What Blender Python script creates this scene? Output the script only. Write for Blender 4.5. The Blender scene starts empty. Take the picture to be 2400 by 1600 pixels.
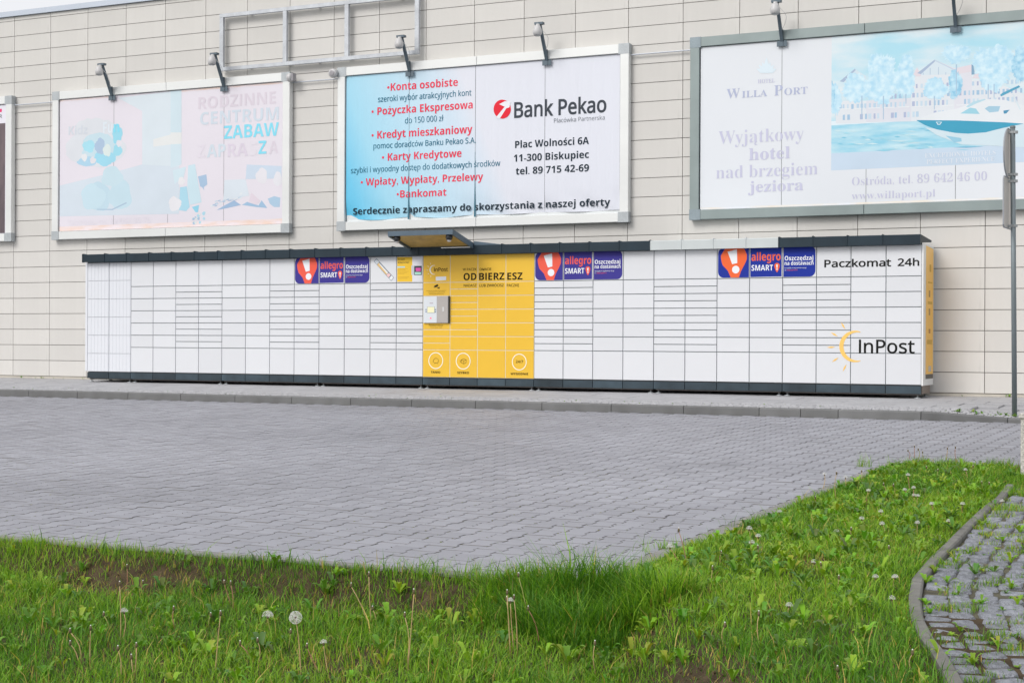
import bpy, math, random
import numpy as np
from mathutils import Matrix, Vector, Euler
random.seed(7); RNG = np.random.default_rng(11)
SC = bpy.context.scene; COL = SC.collection

# ------------------------------------------------------------------ camera, world, sun, exposure
FOC = 3662.58                                   # focal length in photo pixels (2400 wide)
CAM = np.array([21.3747, -22.3156, 0.7063])
ROT = np.array([[0.8983, -0.4393, -0.0046], [0.4393, 0.8983, -0.0014], [0.0048, -0.0007, 1.0]])
cam = bpy.data.cameras.new('camera'); cam.sensor_width = 36; cam.lens = FOC / 2400 * 36
cam.clip_start = 0.1; cam.clip_end = 3000
camo = bpy.data.objects.new('camera', cam); COL.objects.link(camo)
_r, _f, _u = ROT[:, 0], ROT[:, 1], ROT[:, 2]
camo.matrix_world = Matrix(((_r[0], _u[0], -_f[0], CAM[0]), (_r[1], _u[1], -_f[1], CAM[1]), (_r[2], _u[2], -_f[2], CAM[2]), (0, 0, 0, 1)))
SC.camera = camo
SUN_EL, SUN_AZ = 40.0, -158.0                   # azimuth measured from +Y (into the wall) clockwise
world = bpy.data.worlds.new('World'); SC.world = world; world.use_nodes = True
wn = world.node_tree; bg = wn.nodes['Background']
sky = wn.nodes.new('ShaderNodeTexSky'); sky.sky_type = 'NISHITA'; sky.sun_disc = False
sky.sun_elevation = math.radians(SUN_EL); sky.sun_rotation = math.radians(SUN_AZ)
sky.air_density = 1.0; sky.dust_density = 7.0; sky.ozone_density = 0.6; sky.altitude = 120
hs = wn.nodes.new('ShaderNodeHueSaturation'); hs.inputs['Saturation'].default_value = 0.35
cloud = wn.nodes.new('ShaderNodeMixRGB'); cloud.inputs[0].default_value = 0.72; cloud.inputs[2].default_value = (6.9, 6.95, 7.2, 1)   # even cloud cover over the sky
wn.links.new(sky.outputs[0], hs.inputs['Color']); wn.links.new(hs.outputs[0], cloud.inputs[1]); wn.links.new(cloud.outputs[0], bg.inputs[0])
bg.inputs[1].default_value = 0.15
sun = bpy.data.lights.new('sun', 'SUN'); sun.energy = 1.35; sun.angle = math.radians(24); sun.color = (1.0, 0.975, 0.935)
suno = bpy.data.objects.new('sun', sun); COL.objects.link(suno)
_a, _e = math.radians(SUN_AZ), math.radians(SUN_EL)
_d = Vector((math.sin(_a) * math.cos(_e), math.cos(_a) * math.cos(_e), math.sin(_e)))
suno.rotation_euler = _d.to_track_quat('Z', 'Y').to_euler(); suno.location = (10, -10, 30)
SC.view_settings.view_transform = 'Standard'; SC.view_settings.look = 'None'
SC.view_settings.gamma = 1; SC.view_settings.use_curve_mapping = False
SC.view_settings.exposure = 0.05
SC.cycles.max_bounces = 6; SC.cycles.transparent_max_bounces = 6

# ------------------------------------------------------------------ measuring helpers
def ray(x, y): return ROT @ np.array([(x - 1200) / FOC, 1, -(y - 800) / FOC])
def P(x, y, Y):
    d = ray(x, y); t = (Y - CAM[1]) / d[1]; p = CAM + t * d
    return p[0], p[2]
def proj(p):
    q = (np.asarray(p, float) - CAM) @ ROT
    return 1200 + FOC * q[..., 0] / q[..., 1], 800 - FOC * q[..., 2] / q[..., 1]
def sst(t): t = np.clip(t, 0, 1); return t * t * (3 - 2 * t)
def road_z(Y): return -0.225 + 0.0175 * (np.asarray(Y) + 3.373)
def walk_z(Y): return -0.0416 + 0.0237 * np.asarray(Y)
_ph = RNG.uniform(0, 6.28, 24); _k = RNG.normal(0, 1, (24, 2))
def wob(X, Y, f, n=8, o=0):
    s = 0
    for i in range(n): s = s + np.sin(f * (_k[i + o, 0] * X + _k[i + o, 1] * Y) + _ph[i + o])
    return s / n
KC = [(19.60, -10.4), (19.665, -11.28), (19.67, -11.87), (19.715, -12.82), (19.754, -13.56), (19.784, -14.2), (19.832, -14.83), (19.924, -15.35), (20.026, -15.8), (20.149, -16.2), (20.232, -16.42), (20.319, -16.69), (20.40, -16.95), (20.60, -17.6), (20.85, -18.4)]
def kerb_x(Y):
    ys = np.array([p[1] for p in KC])[::-1]; xs = np.array([p[0] for p in KC])[::-1]
    return np.interp(Y, ys, xs)
def lawn_z(X, Y):
    X = np.asarray(X, float); Y = np.asarray(Y, float)
    b = road_z(Y) + 0.0
    d = np.maximum(0, -15.58 - Y)
    xb = 18.75 + np.maximum(0, -15.7 - Y) * 0.6
    L = sst((xb - X) / 0.35 + 0.5)
    z = b - (0.15 * sst(d / 0.30) + 0.015 * d) * L
    isl = sst((X - 18.46) / 0.3) * sst((kerb_x(Y) - X) / 0.2)
    z = z + 0.022 * isl * (1 - L * sst(d / 0.3))
    z = z + 0.012 * wob(X, Y, 5.0) + 0.007 * wob(X, Y, 15.0, 8, 8)
    return z - 0.012
def on_lawn(x, y):
    d = ray(x, y); t = 5.0
    for _ in range(400):
        p = CAM + t * d
        if p[2] <= lawn_z(p[0], p[1]): break
        t += 0.02
    return CAM + t * d

# ------------------------------------------------------------------ materials
MATS = {}
def mat(name, rgb, rough=0.6, metal=0.0, var=0.0, vscale=3.0, bump=0.0, bscale=60.0, spec=0.5, isl=0.0, stretch=(1, 1, 1), emit=None, fine=0.0, fscale=250.0, stain=None):
    if name in MATS: return MATS[name]
    m = bpy.data.materials.new(name); m.use_nodes = True; n = m.node_tree; b = n.nodes['Principled BSDF']
    b.inputs['Base Color'].default_value = (*rgb, 1); b.inputs['Roughness'].default_value = rough; b.inputs['Metallic'].default_value = metal
    b.inputs['Specular IOR Level'].default_value = spec
    tc = n.nodes.new('ShaderNodeTexCoord'); mp = n.nodes.new('ShaderNodeMapping'); mp.inputs['Scale'].default_value = stretch
    n.links.new(tc.outputs['Object'], mp.inputs[0]); fac = None
    def addf(sock, amt):
        nonlocal fac
        mr = n.nodes.new('ShaderNodeMapRange'); mr.inputs[1].default_value = 0.25 if amt[1] else 0; mr.inputs[2].default_value = 0.75 if amt[1] else 1
        mr.inputs[3].default_value = 1 - amt[0]; mr.inputs[4].default_value = 1 + amt[0]
        n.links.new(sock, mr.inputs[0])
        if fac is None: fac = mr.outputs[0]
        else:
            k = n.nodes.new('ShaderNodeMath'); k.operation = 'MULTIPLY'; n.links.new(fac, k.inputs[0]); n.links.new(mr.outputs[0], k.inputs[1]); fac = k.outputs[0]
    if var:
        t = n.nodes.new('ShaderNodeTexNoise'); t.inputs['Scale'].default_value = vscale; t.inputs['Detail'].default_value = 5
        n.links.new(mp.outputs[0], t.inputs[0]); addf(t.outputs[0], (var, True))
    if fine:
        t = n.nodes.new('ShaderNodeTexNoise'); t.inputs['Scale'].default_value = fscale; t.inputs['Detail'].default_value = 2
        n.links.new(mp.outputs[0], t.inputs[0]); addf(t.outputs[0], (fine, True))
    if stain:                                       # (scale, threshold, darkening): blotches with a shape of their own
        t = n.nodes.new('ShaderNodeTexNoise'); t.inputs['Scale'].default_value = stain[0]; t.inputs['Detail'].default_value = 4; t.inputs['Distortion'].default_value = .8
        n.links.new(mp.outputs[0], t.inputs[0]); mr = n.nodes.new('ShaderNodeMapRange'); mr.inputs[1].default_value = stain[1]; mr.inputs[2].default_value = stain[1] + .09; mr.inputs[3].default_value = 1; mr.inputs[4].default_value = stain[2]
        n.links.new(t.outputs[0], mr.inputs[0])
        if fac is None: fac = mr.outputs[0]
        else:
            k = n.nodes.new('ShaderNodeMath'); k.operation = 'MULTIPLY'; n.links.new(fac, k.inputs[0]); n.links.new(mr.outputs[0], k.inputs[1]); fac = k.outputs[0]
    if isl:
        g = n.nodes.new('ShaderNodeNewGeometry'); oi = n.nodes.new('ShaderNodeObjectInfo'); a = n.nodes.new('ShaderNodeMath'); a.operation = 'ADD'
        n.links.new(g.outputs['Random Per Island'], a.inputs[0]); n.links.new(oi.outputs['Random'], a.inputs[1])
        fr = n.nodes.new('ShaderNodeMath'); fr.operation = 'FRACT'; n.links.new(a.outputs[0], fr.inputs[0]); addf(fr.outputs[0], (isl, False))
    if fac is not None:
        vm = n.nodes.new('ShaderNodeVectorMath'); vm.operation = 'SCALE'; vm.inputs[0].default_value = rgb
        n.links.new(fac, vm.inputs['Scale']); n.links.new(vm.outputs[0], b.inputs['Base Color'])
    if bump:
        t = n.nodes.new('ShaderNodeTexNoise'); t.inputs['Scale'].default_value = bscale; t.inputs['Detail'].default_value = 4
        n.links.new(mp.outputs[0], t.inputs[0]); bp = n.nodes.new('ShaderNodeBump'); bp.inputs['Strength'].default_value = bump; bp.inputs['Distance'].default_value = 0.01
        n.links.new(t.outputs[0], bp.inputs['Height']); n.links.new(bp.outputs[0], b.inputs['Normal'])
    if emit: b.inputs['Emission Color'].default_value = (*emit[:3], 1); b.inputs['Emission Strength'].default_value = emit[3]
    MATS[name] = m; return m
def ink(rgb, rough=0.6):
    return mat('ink_%03d_%03d_%03d' % tuple(int(c * 255) for c in rgb), rgb, rough, var=0.03, vscale=2.0, spec=0.06)

# ------------------------------------------------------------------ mesh builder
class MB:
    def __init__(s): s.v = []; s.f = []
    def add(s, v, f):
        o = len(s.v); s.v += [tuple(p) for p in v]; s.f += [tuple(i + o for i in q) for q in f]; return s
    def box(s, x0, x1, y0, y1, z0, z1):
        v = [(x0, y0, z0), (x1, y0, z0), (x1, y1, z0), (x0, y1, z0), (x0, y0, z1), (x1, y0, z1), (x1, y1, z1), (x0, y1, z1)]
        return s.add(v, [(0, 3, 2, 1), (4, 5, 6, 7), (0, 1, 5, 4), (1, 2, 6, 5), (2, 3, 7, 6), (3, 0, 4, 7)])
    def bbox(s, x0, x1, y0, y1, z0, z1, c=0.003):      # box with chamfered front (-Y) edges
        v = [(x0, y1, z0), (x1, y1, z0), (x1, y1, z1), (x0, y1, z1), (x0, y0 + c, z0), (x1, y0 + c, z0), (x1, y0 + c, z1), (x0, y0 + c, z1),
             (x0 + c, y0, z0 + c), (x1 - c, y0, z0 + c), (x1 - c, y0, z1 - c), (x0 + c, y0, z1 - c)]
        return s.add(v, [(0, 3, 2, 1), (8, 9, 10, 11), (0, 1, 5, 4), (1, 2, 6, 5), (2, 3, 7, 6), (3, 0, 4, 7), (4, 5, 9, 8), (5, 6, 10, 9), (6, 7, 11, 10), (7, 4, 8, 11)])
    def prism(s, pts, axis, a, b):                      # polygon extruded along an axis ('x','y','z')
        n = len(pts)
        def mk(p, q): return {'x': (q, p[0], p[1]), 'y': (p[0], q, p[1]), 'z': (p[0], p[1], q)}[axis]
        v = [mk(p, a) for p in pts] + [mk(p, b) for p in pts]
        f = [tuple(range(n))[::-1], tuple(range(n, 2 * n))] + [(i, (i + 1) % n, n + (i + 1) % n, n + i) for i in range(n)]
        return s.add(v, f)
    def tube(s, pts, r, n=8, cap=True):
        pts = [Vector(p) for p in pts]; rs = r if isinstance(r, (list, tuple)) else [r] * len(pts); v = []; f = []
        for i, p in enumerate(pts):
            d = (pts[min(i + 1, len(pts) - 1)] - pts[max(i - 1, 0)]).normalized()
            a = d.orthogonal().normalized() if i == 0 else (a - d * a.dot(d)).normalized()
            b = d.cross(a)
            for k in range(n):
                t = 2 * math.pi * k / n; v.append(p + (a * math.cos(t) + b * math.sin(t)) * rs[i])
        for i in range(len(pts) - 1):
            for k in range(n): f.append((i * n + k, i * n + (k + 1) % n, (i + 1) * n + (k + 1) % n, (i + 1) * n + k))
        if cap: f.append(tuple(range(n))[::-1]); f.append(tuple(range((len(pts) - 1) * n, len(pts) * n)))
        return s.add(v, f)
    def lathe(s, prof, c=(0, 0, 0), n=16, axis='z'):
        v = []; f = []
        for r, h in prof:
            for k in range(n):
                t = 2 * math.pi * k / n; x, y = r * math.cos(t), r * math.sin(t)
                v.append({'z': (c[0] + x, c[1] + y, c[2] + h), 'y': (c[0] + x, c[1] + h, c[2] + y), 'x': (c[0] + h, c[1] + x, c[2] + y)}[axis])
        m = len(prof)
        for i in range(m - 1):
            for k in range(n): f.append((i * n + k, i * n + (k + 1) % n, (i + 1) * n + (k + 1) % n, (i + 1) * n + k))
        f.append(tuple(range(n))[::-1]); f.append(tuple(range((m - 1) * n, m * n)))
        return s.add(v, f)
    def poly(s, pts, Y):                                # flat print on a vertical plane, facing -Y
        o = len(s.v); s.v += [(p[0], Y, p[1]) for p in pts]
        a = sum(pts[i][0] * pts[(i + 1) % len(pts)][1] - pts[(i + 1) % len(pts)][0] * pts[i][1] for i in range(len(pts)))
        r = range(len(pts)); s.f.append(tuple(i + o for i in (r if a > 0 else reversed(r)))); return s
def mesh_of(name, mb, m, off=(0, 0, 0), smooth=False):
    me = bpy.data.meshes.new(name); me.from_pydata([(p[0] - off[0], p[1] - off[1], p[2] - off[2]) for p in mb.v], [], mb.f)
    if m: me.materials.append(m)
    if smooth: me.polygons.foreach_set('use_smooth', [True] * len(me.polygons))
    me.update(); return me
def link(name, me, parent=None, loc=(0, 0, 0)):
    o = bpy.data.objects.new(name, me); o.location = loc; COL.objects.link(o)
    if parent: o.parent = parent
    return o
def wpos(p):
    l = Vector((0, 0, 0))
    while p: l += p.location; p = p.parent
    return l
def obj(name, mb, m, parent=None, smooth=False, label=None, kind=None):
    o = link(name, mesh_of(name, mb, m, tuple(wpos(parent)), smooth), parent)
    if label: o['label'] = label
    if kind: o['kind'] = kind
    return o
def thing(name, loc, label, cat, group=None):
    o = bpy.data.objects.new(name, None); o.location = loc; o.empty_display_size = 0.1; COL.objects.link(o)
    o['label'] = label; o['category'] = cat
    if group: o['group'] = group
    return o
def struct(name, loc=(0, 0, 0)):
    o = bpy.data.objects.new(name, None); o.location = loc; COL.objects.link(o); o['kind'] = 'structure'; return o
def copy_tree(src, loc=None, parent=None, label=None):
    c = src.copy(); COL.objects.link(c)
    if parent: c.parent = parent
    if loc is not None: c.location = loc
    if label: c['label'] = label
    for ch in list(src.children): copy_tree(ch, None, c)
    return c
def np_mesh(name, V, F, m, parent=None, col=None, kind=None, smooth=False):
    me = bpy.data.meshes.new(name); nv, nf, k = len(V), len(F), F.shape[1]
    me.vertices.add(nv); me.vertices.foreach_set('co', V.astype('f').ravel())
    me.loops.add(nf * k); me.loops.foreach_set('vertex_index', F.astype('i').ravel())
    me.polygons.add(nf); me.polygons.foreach_set('loop_start', np.arange(0, nf * k, k, dtype='i'))
    me.polygons.foreach_set('use_smooth', np.full(nf, bool(smooth)))
    if m: me.materials.append(m)
    me.update(calc_edges=True)
    if col is not None:
        a = me.color_attributes.new('tint', 'FLOAT_COLOR', 'POINT'); c4 = np.ones((nv, 4), 'f'); c4[:, :3] = col; a.data.foreach_set('color', c4.ravel())
    o = link(name, me, parent)
    if kind: o['kind'] = kind
    return o

# ------------------------------------------------------------------ lettering
FONT = None
try:
    import os
    FONT = bpy.data.fonts.load(os.path.join(bpy.utils.system_resource('DATAFILES'), 'fonts', 'NotoSansHebrew-Regular.woff2'))
except Exception: FONT = None
def sbold(s): return ''.join(chr(0x1D5D4 + ord(c) - 65) if 'A' <= c <= 'Z' else chr(0x1D5EE + ord(c) - 97) if 'a' <= c <= 'z' else chr(0x1D7EC + ord(c) - 48) if '0' <= c <= '9' else c for c in s)
def serif(s): return ''.join(chr(0x1D400 + ord(c) - 65) if 'A' <= c <= 'Z' else chr(0x1D41A + ord(c) - 97) if 'a' <= c <= 'z' else chr(0x1D7CE + ord(c) - 48) if '0' <= c <= '9' else c for c in s)
_caps = {}
def raw_text(s, off=0.0, inter=True):
    c = bpy.data.curves.new('t', 'FONT'); c.body = s; c.size = 1; c.offset = off; c.resolution_u = 3; c.fill_mode = 'FRONT'
    if inter and FONT: c.font = FONT
    o = bpy.data.objects.new('t', c); me = bpy.data.meshes.new_from_object(o)
    v = [q.co[:2] for q in me.vertices]; f = [tuple(p.vertices) for p in me.polygons]; bpy.data.objects.remove(o); bpy.data.curves.remove(c); bpy.data.meshes.remove(me)
    return v, f
ACC = {'ż': ('z', 'dot'), 'ł': ('l', 'bar'), 'ś': ('s', 'acute'), 'ó': ('o', 'acute'), 'ć': ('c', 'acute'), 'ń': ('n', 'acute'), 'ę': ('e', 'tail'), 'ą': ('a', 'tail'), 'Ę': ('E', 'tail'), 'Ó': ('O', 'acute')}
def text(parent, s, X0, X1, Zb, cap, Y, m, off=0.0, style=None, name='lettering'):
    """lettering spanning X0..X1 with its baseline at Zb, capitals `cap` high, on the plane Y"""
    inter = style is None; enc = {'bold': sbold, 'serif': serif, None: lambda t: t}[style]
    base = ''.join(ACC[ch][0] if ch in ACC else ch for ch in s)
    if style in (None, 'bold'): base = base.replace('I', 'l')
    k = (off, style)
    if k not in _caps: _caps[k] = max(p[1] for p in raw_text(enc('H'), off, inter)[0])
    H = _caps[k]; v, f = raw_text(enc(base), off, inter)
    for i, ch in enumerate(s):
        if ch != 'I' or style == 'serif': continue
        xm = max(p[0] for p in raw_text(enc(base[:i + 1]), off, inter)[0]); v = [(p[0], H) if xm - .3 * H < p[0] < xm + 1e-4 and p[1] > H else p for p in v]
    st = .085 if style is None else .13
    for i, ch in enumerate(s):
        if ch not in ACC: continue
        kind = ACC[ch][1]; xm = max(p[0] for p in raw_text(enc(base[:i + 1]), off, inter)[0]); own = raw_text(enc(base[i]), off, inter)[0]; w = max(p[0] for p in own) - min(p[0] for p in own)
        cx = xm - w / 2; top = max(p[1] for p in own); o = len(v)
        if kind == 'dot': r = st * H * .62; q = [(cx + r * math.cos(a), top + .20 * H + r * math.sin(a)) for a in np.linspace(0, 5.5, 8)]
        elif kind == 'acute': q = [(cx - .07 * H, top + .09 * H), (cx - .07 * H + st * H * .8, top + .09 * H), (cx + .10 * H + st * H, top + .30 * H), (cx + .05 * H, top + .30 * H)]
        elif kind == 'bar': q = [(cx - .17 * H, .36 * H), (cx + .17 * H, .56 * H), (cx + .17 * H, .56 * H + st * H), (cx - .17 * H, .36 * H + st * H)]
        else: q = [(xm - .22 * H, 0), (xm - .10 * H, .0), (xm - .17 * H, -.10 * H), (xm - .14 * H, -.15 * H), (xm - .02 * H, -.15 * H), (xm - .02 * H, -.21 * H), (xm - .18 * H, -.22 * H), (xm - .27 * H, -.13 * H)]
        v += q; f.append(tuple(range(o, o + len(q))))
    x = np.array([p[0] for p in v]); z = np.array([p[1] for p in v]); sx = (X1 - X0) / (x.max() - x.min()); sz = cap / H; p = wpos(parent)
    me = bpy.data.meshes.new(name); me.from_pydata(np.c_[(x - x.min()) * sx + X0 - p[0], np.full(len(x), Y - p[1]), z * sz + Zb - p[2]].tolist(), [], f); me.materials.append(m); me.update()
    return link(name, me, parent)
def text_px(parent, s, L, R, cap, Y, m, T=lambda x, y: (x, y), **k):
    """same, measured in the photograph: baseline ends L, R and capital height in zoomed pixels"""
    a, b, c = T(*L), T(*R), T(L[0], L[1] - cap)
    x0, z0 = P(*a, Y); x1, z1 = P(*b, Y); _, zc = P(*c, Y)
    return text(parent, s, x0, x1, (z0 + z1) / 2, zc - z0, Y, m, **k)

# ================================================================== GROUND, ROAD, PAVEMENT
PX0, PX1 = -8.0, 30.0                            # extent of the site along the facade
m_soil = mat('soil', (0.066, 0.048, 0.028), 0.95, var=0.5, vscale=9, bump=0.9, bscale=70, spec=0.15, fine=0.4)
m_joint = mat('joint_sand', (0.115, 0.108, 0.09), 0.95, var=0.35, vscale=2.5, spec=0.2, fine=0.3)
m_paver = mat('paver_concrete', (0.278, 0.280, 0.312), 0.6, var=0.15, vscale=0.32, bump=0.25, bscale=260, isl=0.085, spec=0.45, fine=0.12, fscale=420, stain=(.9, .64, .80))
m_pside = mat('paver_dark_edge', (0.155, 0.15, 0.14), 0.95, var=0.3, vscale=5, spec=.1)  # sides and chamfers darker than the paver tops, so joints read dark
m_edge = mat('edging_concrete', (0.23, 0.225, 0.215), 0.85, var=0.22, vscale=6, bump=0.4, bscale=150, fine=0.18)
m_edge2 = mat('path_edging_concrete', (0.175, 0.17, 0.155), 0.85, var=0.3, vscale=5, bump=0.5, bscale=120, fine=0.2, stain=(4, .58, .75))
m_kerb = mat('kerb_concrete', (0.145, 0.147, 0.147), 0.8, var=0.16, vscale=3.0, bump=0.3, bscale=120, isl=0.12, fine=0.10)
m_slab = mat('slab_concrete', (0.36, 0.36, 0.375), 0.75, var=0.10, vscale=1.2, bump=0.25, bscale=200, isl=0.05, fine=0.14)
m_sett = mat('granite_sett', (0.195, 0.205, 0.23), 0.8, var=0.35, vscale=30, bump=1.0, bscale=75, isl=0.2, fine=0.45, fscale=190)

# far ground sheet with the planted verge: one terrain surface
def build_ground():
    g = MB().add([(-400, -400, -1.3), (400, -400, -1.3), (400, 400, -1.3), (-400, 400, -1.3)], [(0, 1, 2, 3)])
    o = obj('ground', g, mat('far_grass', (0.06, 0.09, 0.03), 0.95, var=0.4, vscale=0.3, spec=0.1)); o['kind'] = 'structure'
    xs = np.concatenate([np.linspace(-8, 13, 22), np.arange(13.1, 22.0, 0.05), np.linspace(22.1, 30, 16)])
    ys = np.concatenate([np.linspace(-34, -20, 15), np.arange(-19.9, -15.56, 0.05)])
    ys[-1] = -15.565
    XX, YY = np.meshgrid(xs, ys); V = np.c_[XX.ravel(), YY.ravel(), lawn_z(XX, YY).ravel()]
    nx, ny = len(xs), len(ys); i = (np.arange(ny - 1)[:, None] * nx + np.arange(nx - 1)[None, :]).ravel()
    o = np_mesh('soil', V, np.c_[i, i + 1, i + nx + 1, i + nx], m_soil, kind='structure', smooth=True)
    us = np.linspace(0, 1, 30); ys = np.arange(-15.566, -9.03, 0.05); U, YY = np.meshgrid(us, ys)
    XX = 18.48 + U * (kerb_x(YY) + 0.0 - 18.48); XX = np.where(YY > -10.9, 18.48 + U * 2.6, XX)
    V = np.c_[XX.ravel(), YY.ravel(), lawn_z(XX, YY).ravel()]
    nx, ny = len(us), len(ys); i = (np.arange(ny - 1)[:, None] * nx + np.arange(nx - 1)[None, :]).ravel()
    o2 = np_mesh('soil_island', V, np.c_[i, i + 1, i + nx + 1, i + nx], m_soil, kind='structure', smooth=True)
build_ground()

# road: sand bed + interlocking concrete pavers
road = struct('road', (0, 0, 0))
b = MB(); z0 = float(road_z(-15.5)) - 0.012; z1 = float(road_z(-3.35)) - 0.012; z2 = float(road_z(-8.97)) - 0.012
b.add([(PX0, -15.5, z0), (18.41, -15.5, z0), (18.41, -8.97, z2), (PX1, -8.97, z2), (PX1, -3.36, z1), (PX0, -3.36, z1)], [(0, 1, 2, 5), (2, 3, 4, 5)])
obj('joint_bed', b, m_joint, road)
PW, NW, PL, PITCH = 0.1765, 0.1275, 0.2035, 0.1520
def paver_outline(g=0.0034):
    w, n, L = PW / 2 - g, NW / 2 - g, PL / 2 - .0031; e, t = 0.039 - g * .4, 0.023
    return [(w, L), (w, L - e), (n, L - e - t), (n, -(L - e - t)), (w, -(L - e)), (w, -L), (-w, -L), (-w, -(L - e)), (-n, -(L - e - t)), (-n, L - e - t), (-w, L - e), (-w, L)]
# wide ends of one column lock into the waists of the next, half a length on
OUT = np.array(paver_outline())
def build_pavers():
    cols = int((PX1 - PX0) / PITCH); C = []
    ox = 18.40 - PITCH * 500 - PITCH / 2
    for i in range(cols + 600):
        x = ox + i * PITCH
        if x < PX0 or x > PX1: continue
        for j in range(62):
            y = -15.44 + PL * (j + (0.5 if i % 2 else 0.0)) + 0.06
            if y > -3.47: continue
            if x > 18.33 and y < -8.82: continue
            if x > 18.33 and y < -8.95: continue
            C.append((x, y))
    C = np.array(C); z = road_z(C[:, 1]) + 0.002 * wob(C[:, 0], C[:, 1], 1.2) * 2 + RNG.normal(0, 0.0007, len(C))
    ctr = np.c_[C, z]; u, v = proj(ctr); q = (ctr - CAM) @ ROT
    vis = (u > 10) & (u < 2390) & (v < 1345); near = np.argsort(np.where(vis, q[:, 1], 1e9))[:290]
    isn = np.zeros(len(C), bool); isn[near] = True
    n = 12; fill = MB()
    for i in range(cols + 600):
        x = ox + i * PITCH
        if x < PX0 or x > 18.34 or not i % 2: continue
        w = NW / 2 - .003; zf = float(road_z(-15.44)); fill.box(x - w, x + w, -15.483, -15.422, zf - .03, zf); fill.box(x - PW / 2 + .003, x + PW / 2 - .003, -15.419, -15.3835, zf - .03, zf)
    for j in range(33):
        yc = -15.38 + PL * (j + (.5 if (501 - 1) % 2 else 0)); zf = float(road_z(yc)); fill.box(18.392, 18.404, yc - .03, yc + .03, zf - .03, zf - .0005)
    obj('cut_paver', fill, m_paver, road, kind='stuff')
    top = [(p[0], p[1], 0) for p in OUT * 0.992]; mid = [(p[0], p[1], -0.0012) for p in OUT]; bot = [(p[0], p[1], -0.03) for p in OUT]
    V = np.array(top + mid + bot)
    tf = [(0, 1, 10, 11), (1, 2, 9, 10), (2, 3, 8, 9), (3, 4, 7, 8), (4, 5, 6, 7)]
    F = [tuple(reversed(q)) for q in tf]
    for a in (0, 12): F += [(a + i, a + (i + 1) % n, a + n + (i + 1) % n, a + n + i) for i in range(n)]
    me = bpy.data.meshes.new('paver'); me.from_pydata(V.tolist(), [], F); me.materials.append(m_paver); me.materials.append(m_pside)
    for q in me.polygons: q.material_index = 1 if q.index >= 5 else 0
    me.update()
    sl = math.atan(0.0175)
    for i in near:
        p = link('paver', me, road, ctr[i]); p.rotation_euler = (sl + RNG.normal(0, 0.003), RNG.normal(0, 0.003), RNG.normal(0, 0.006))
    R = ctr[~isn]; far = R[:, 1] > -20
    Vt = V[:36]; F = np.array(F); nn = len(R)
    Z = (Vt[None, :, 1] * 0.0175)[..., None] * np.array([0, 0, 1.0]); tilt = RNG.normal(0, 0.0025, (nn, 2))
    VV = Vt[None] + Z + R[:, None, :]; VV[..., 2] += Vt[None, :, 0] * tilt[:, :1] + Vt[None, :, 1] * tilt[:, 1:]
    FF = F[None] + (np.arange(nn) * 36)[:, None, None]
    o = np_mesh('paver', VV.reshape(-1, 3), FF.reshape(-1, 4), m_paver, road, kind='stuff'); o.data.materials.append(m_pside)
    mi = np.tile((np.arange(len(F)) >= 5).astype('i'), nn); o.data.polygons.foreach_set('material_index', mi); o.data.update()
build_pavers()

def stones(parent, name, segs, prof, m):
    """1 m concrete stones along X; prof in (y, z)"""
    for a, b_ in segs: obj(name, MB().prism(prof, 'x', a + 0.004, b_ - 0.004), m, parent)
# flush edging strips along the lawn
ed = struct('lawn_edging')
zz = float(road_z(-15.52))
x = 18.40
stones(ed, 'edging_stone', [(k - 0.0, k + 1.0) for k in np.arange(8.48, 18.0, 1.0)], [(-15.565, zz - 0.2), (-15.485, zz - 0.2), (-15.485, zz), (-15.49, zz + .004), (-15.56, zz + .003), (-15.565, zz - .004)], m_edge)
stones(ed, 'edging_stone', [(PX0, 8.48)], [(-15.565, zz - 0.2), (-15.485, zz - 0.2), (-15.485, zz), (-15.565, zz)], m_edge)
for k in range(7):
    y0, y1 = -15.565 + k, min(-15.565 + k + 1.0, -8.95); za, zb = float(road_z(y0)), float(road_z(y1))
    mb = MB().add([(18.405, y0 + .004, za - .2), (18.515, y0 + .004, za - .2), (18.515, y1 - .004, zb - .2), (18.405, y1 - .004, zb - .2), (18.405, y0 + .004, za + .003), (18.515, y0 + .004, za + .005), (18.515, y1 - .004, zb + .005), (18.405, y1 - .004, zb + .003)],
                  [(0, 3, 2, 1), (4, 5, 6, 7), (0, 1, 5, 4), (1, 2, 6, 5), (2, 3, 7, 6), (3, 0, 4, 7)])
    obj('edging_stone', mb, m_edge, ed)
zn = float(road_z(-8.95))
stones(ed, 'edging_stone', [(18.49 + k, 19.49 + k) for k in range(11)], [(-9.03, zn - .2), (-8.95, zn - .2), (-8.95, zn + .004), (-9.03, zn + .004)], m_edge)
# curved edging between lawn and cobbles
ke = struct('path_edging')
def kerb_frame(s):                               # s metres along the curve
    pts = np.array(KC); d = np.r_[0, np.cumsum(np.hypot(*np.diff(pts, axis=0).T))]
    x, y = np.interp(s, d, pts[:, 0]), np.interp(s, d, pts[:, 1]); x2, y2 = np.interp(s + .05, d, pts[:, 0]), np.interp(s + .05, d, pts[:, 1])
    if s + .05 > d[-1]: x2, y2 = x + (pts[-1, 0] - pts[-2, 0]), y + (pts[-1, 1] - pts[-2, 1])
    t = np.array([x2 - x, y2 - y]); t = t / np.hypot(*t); n_ = np.array([-t[1], t[0]])
    if n_[0] < 0: n_ = -n_
    return np.array([x, y]), t, n_, d[-1]
KLEN = kerb_frame(0)[3]
s0 = 0.0; cuts = [0.0, 0.9, 1.9, 2.9, 3.75, 4.55, 5.5, 6.4, 7.3, KLEN - 0.06]
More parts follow.
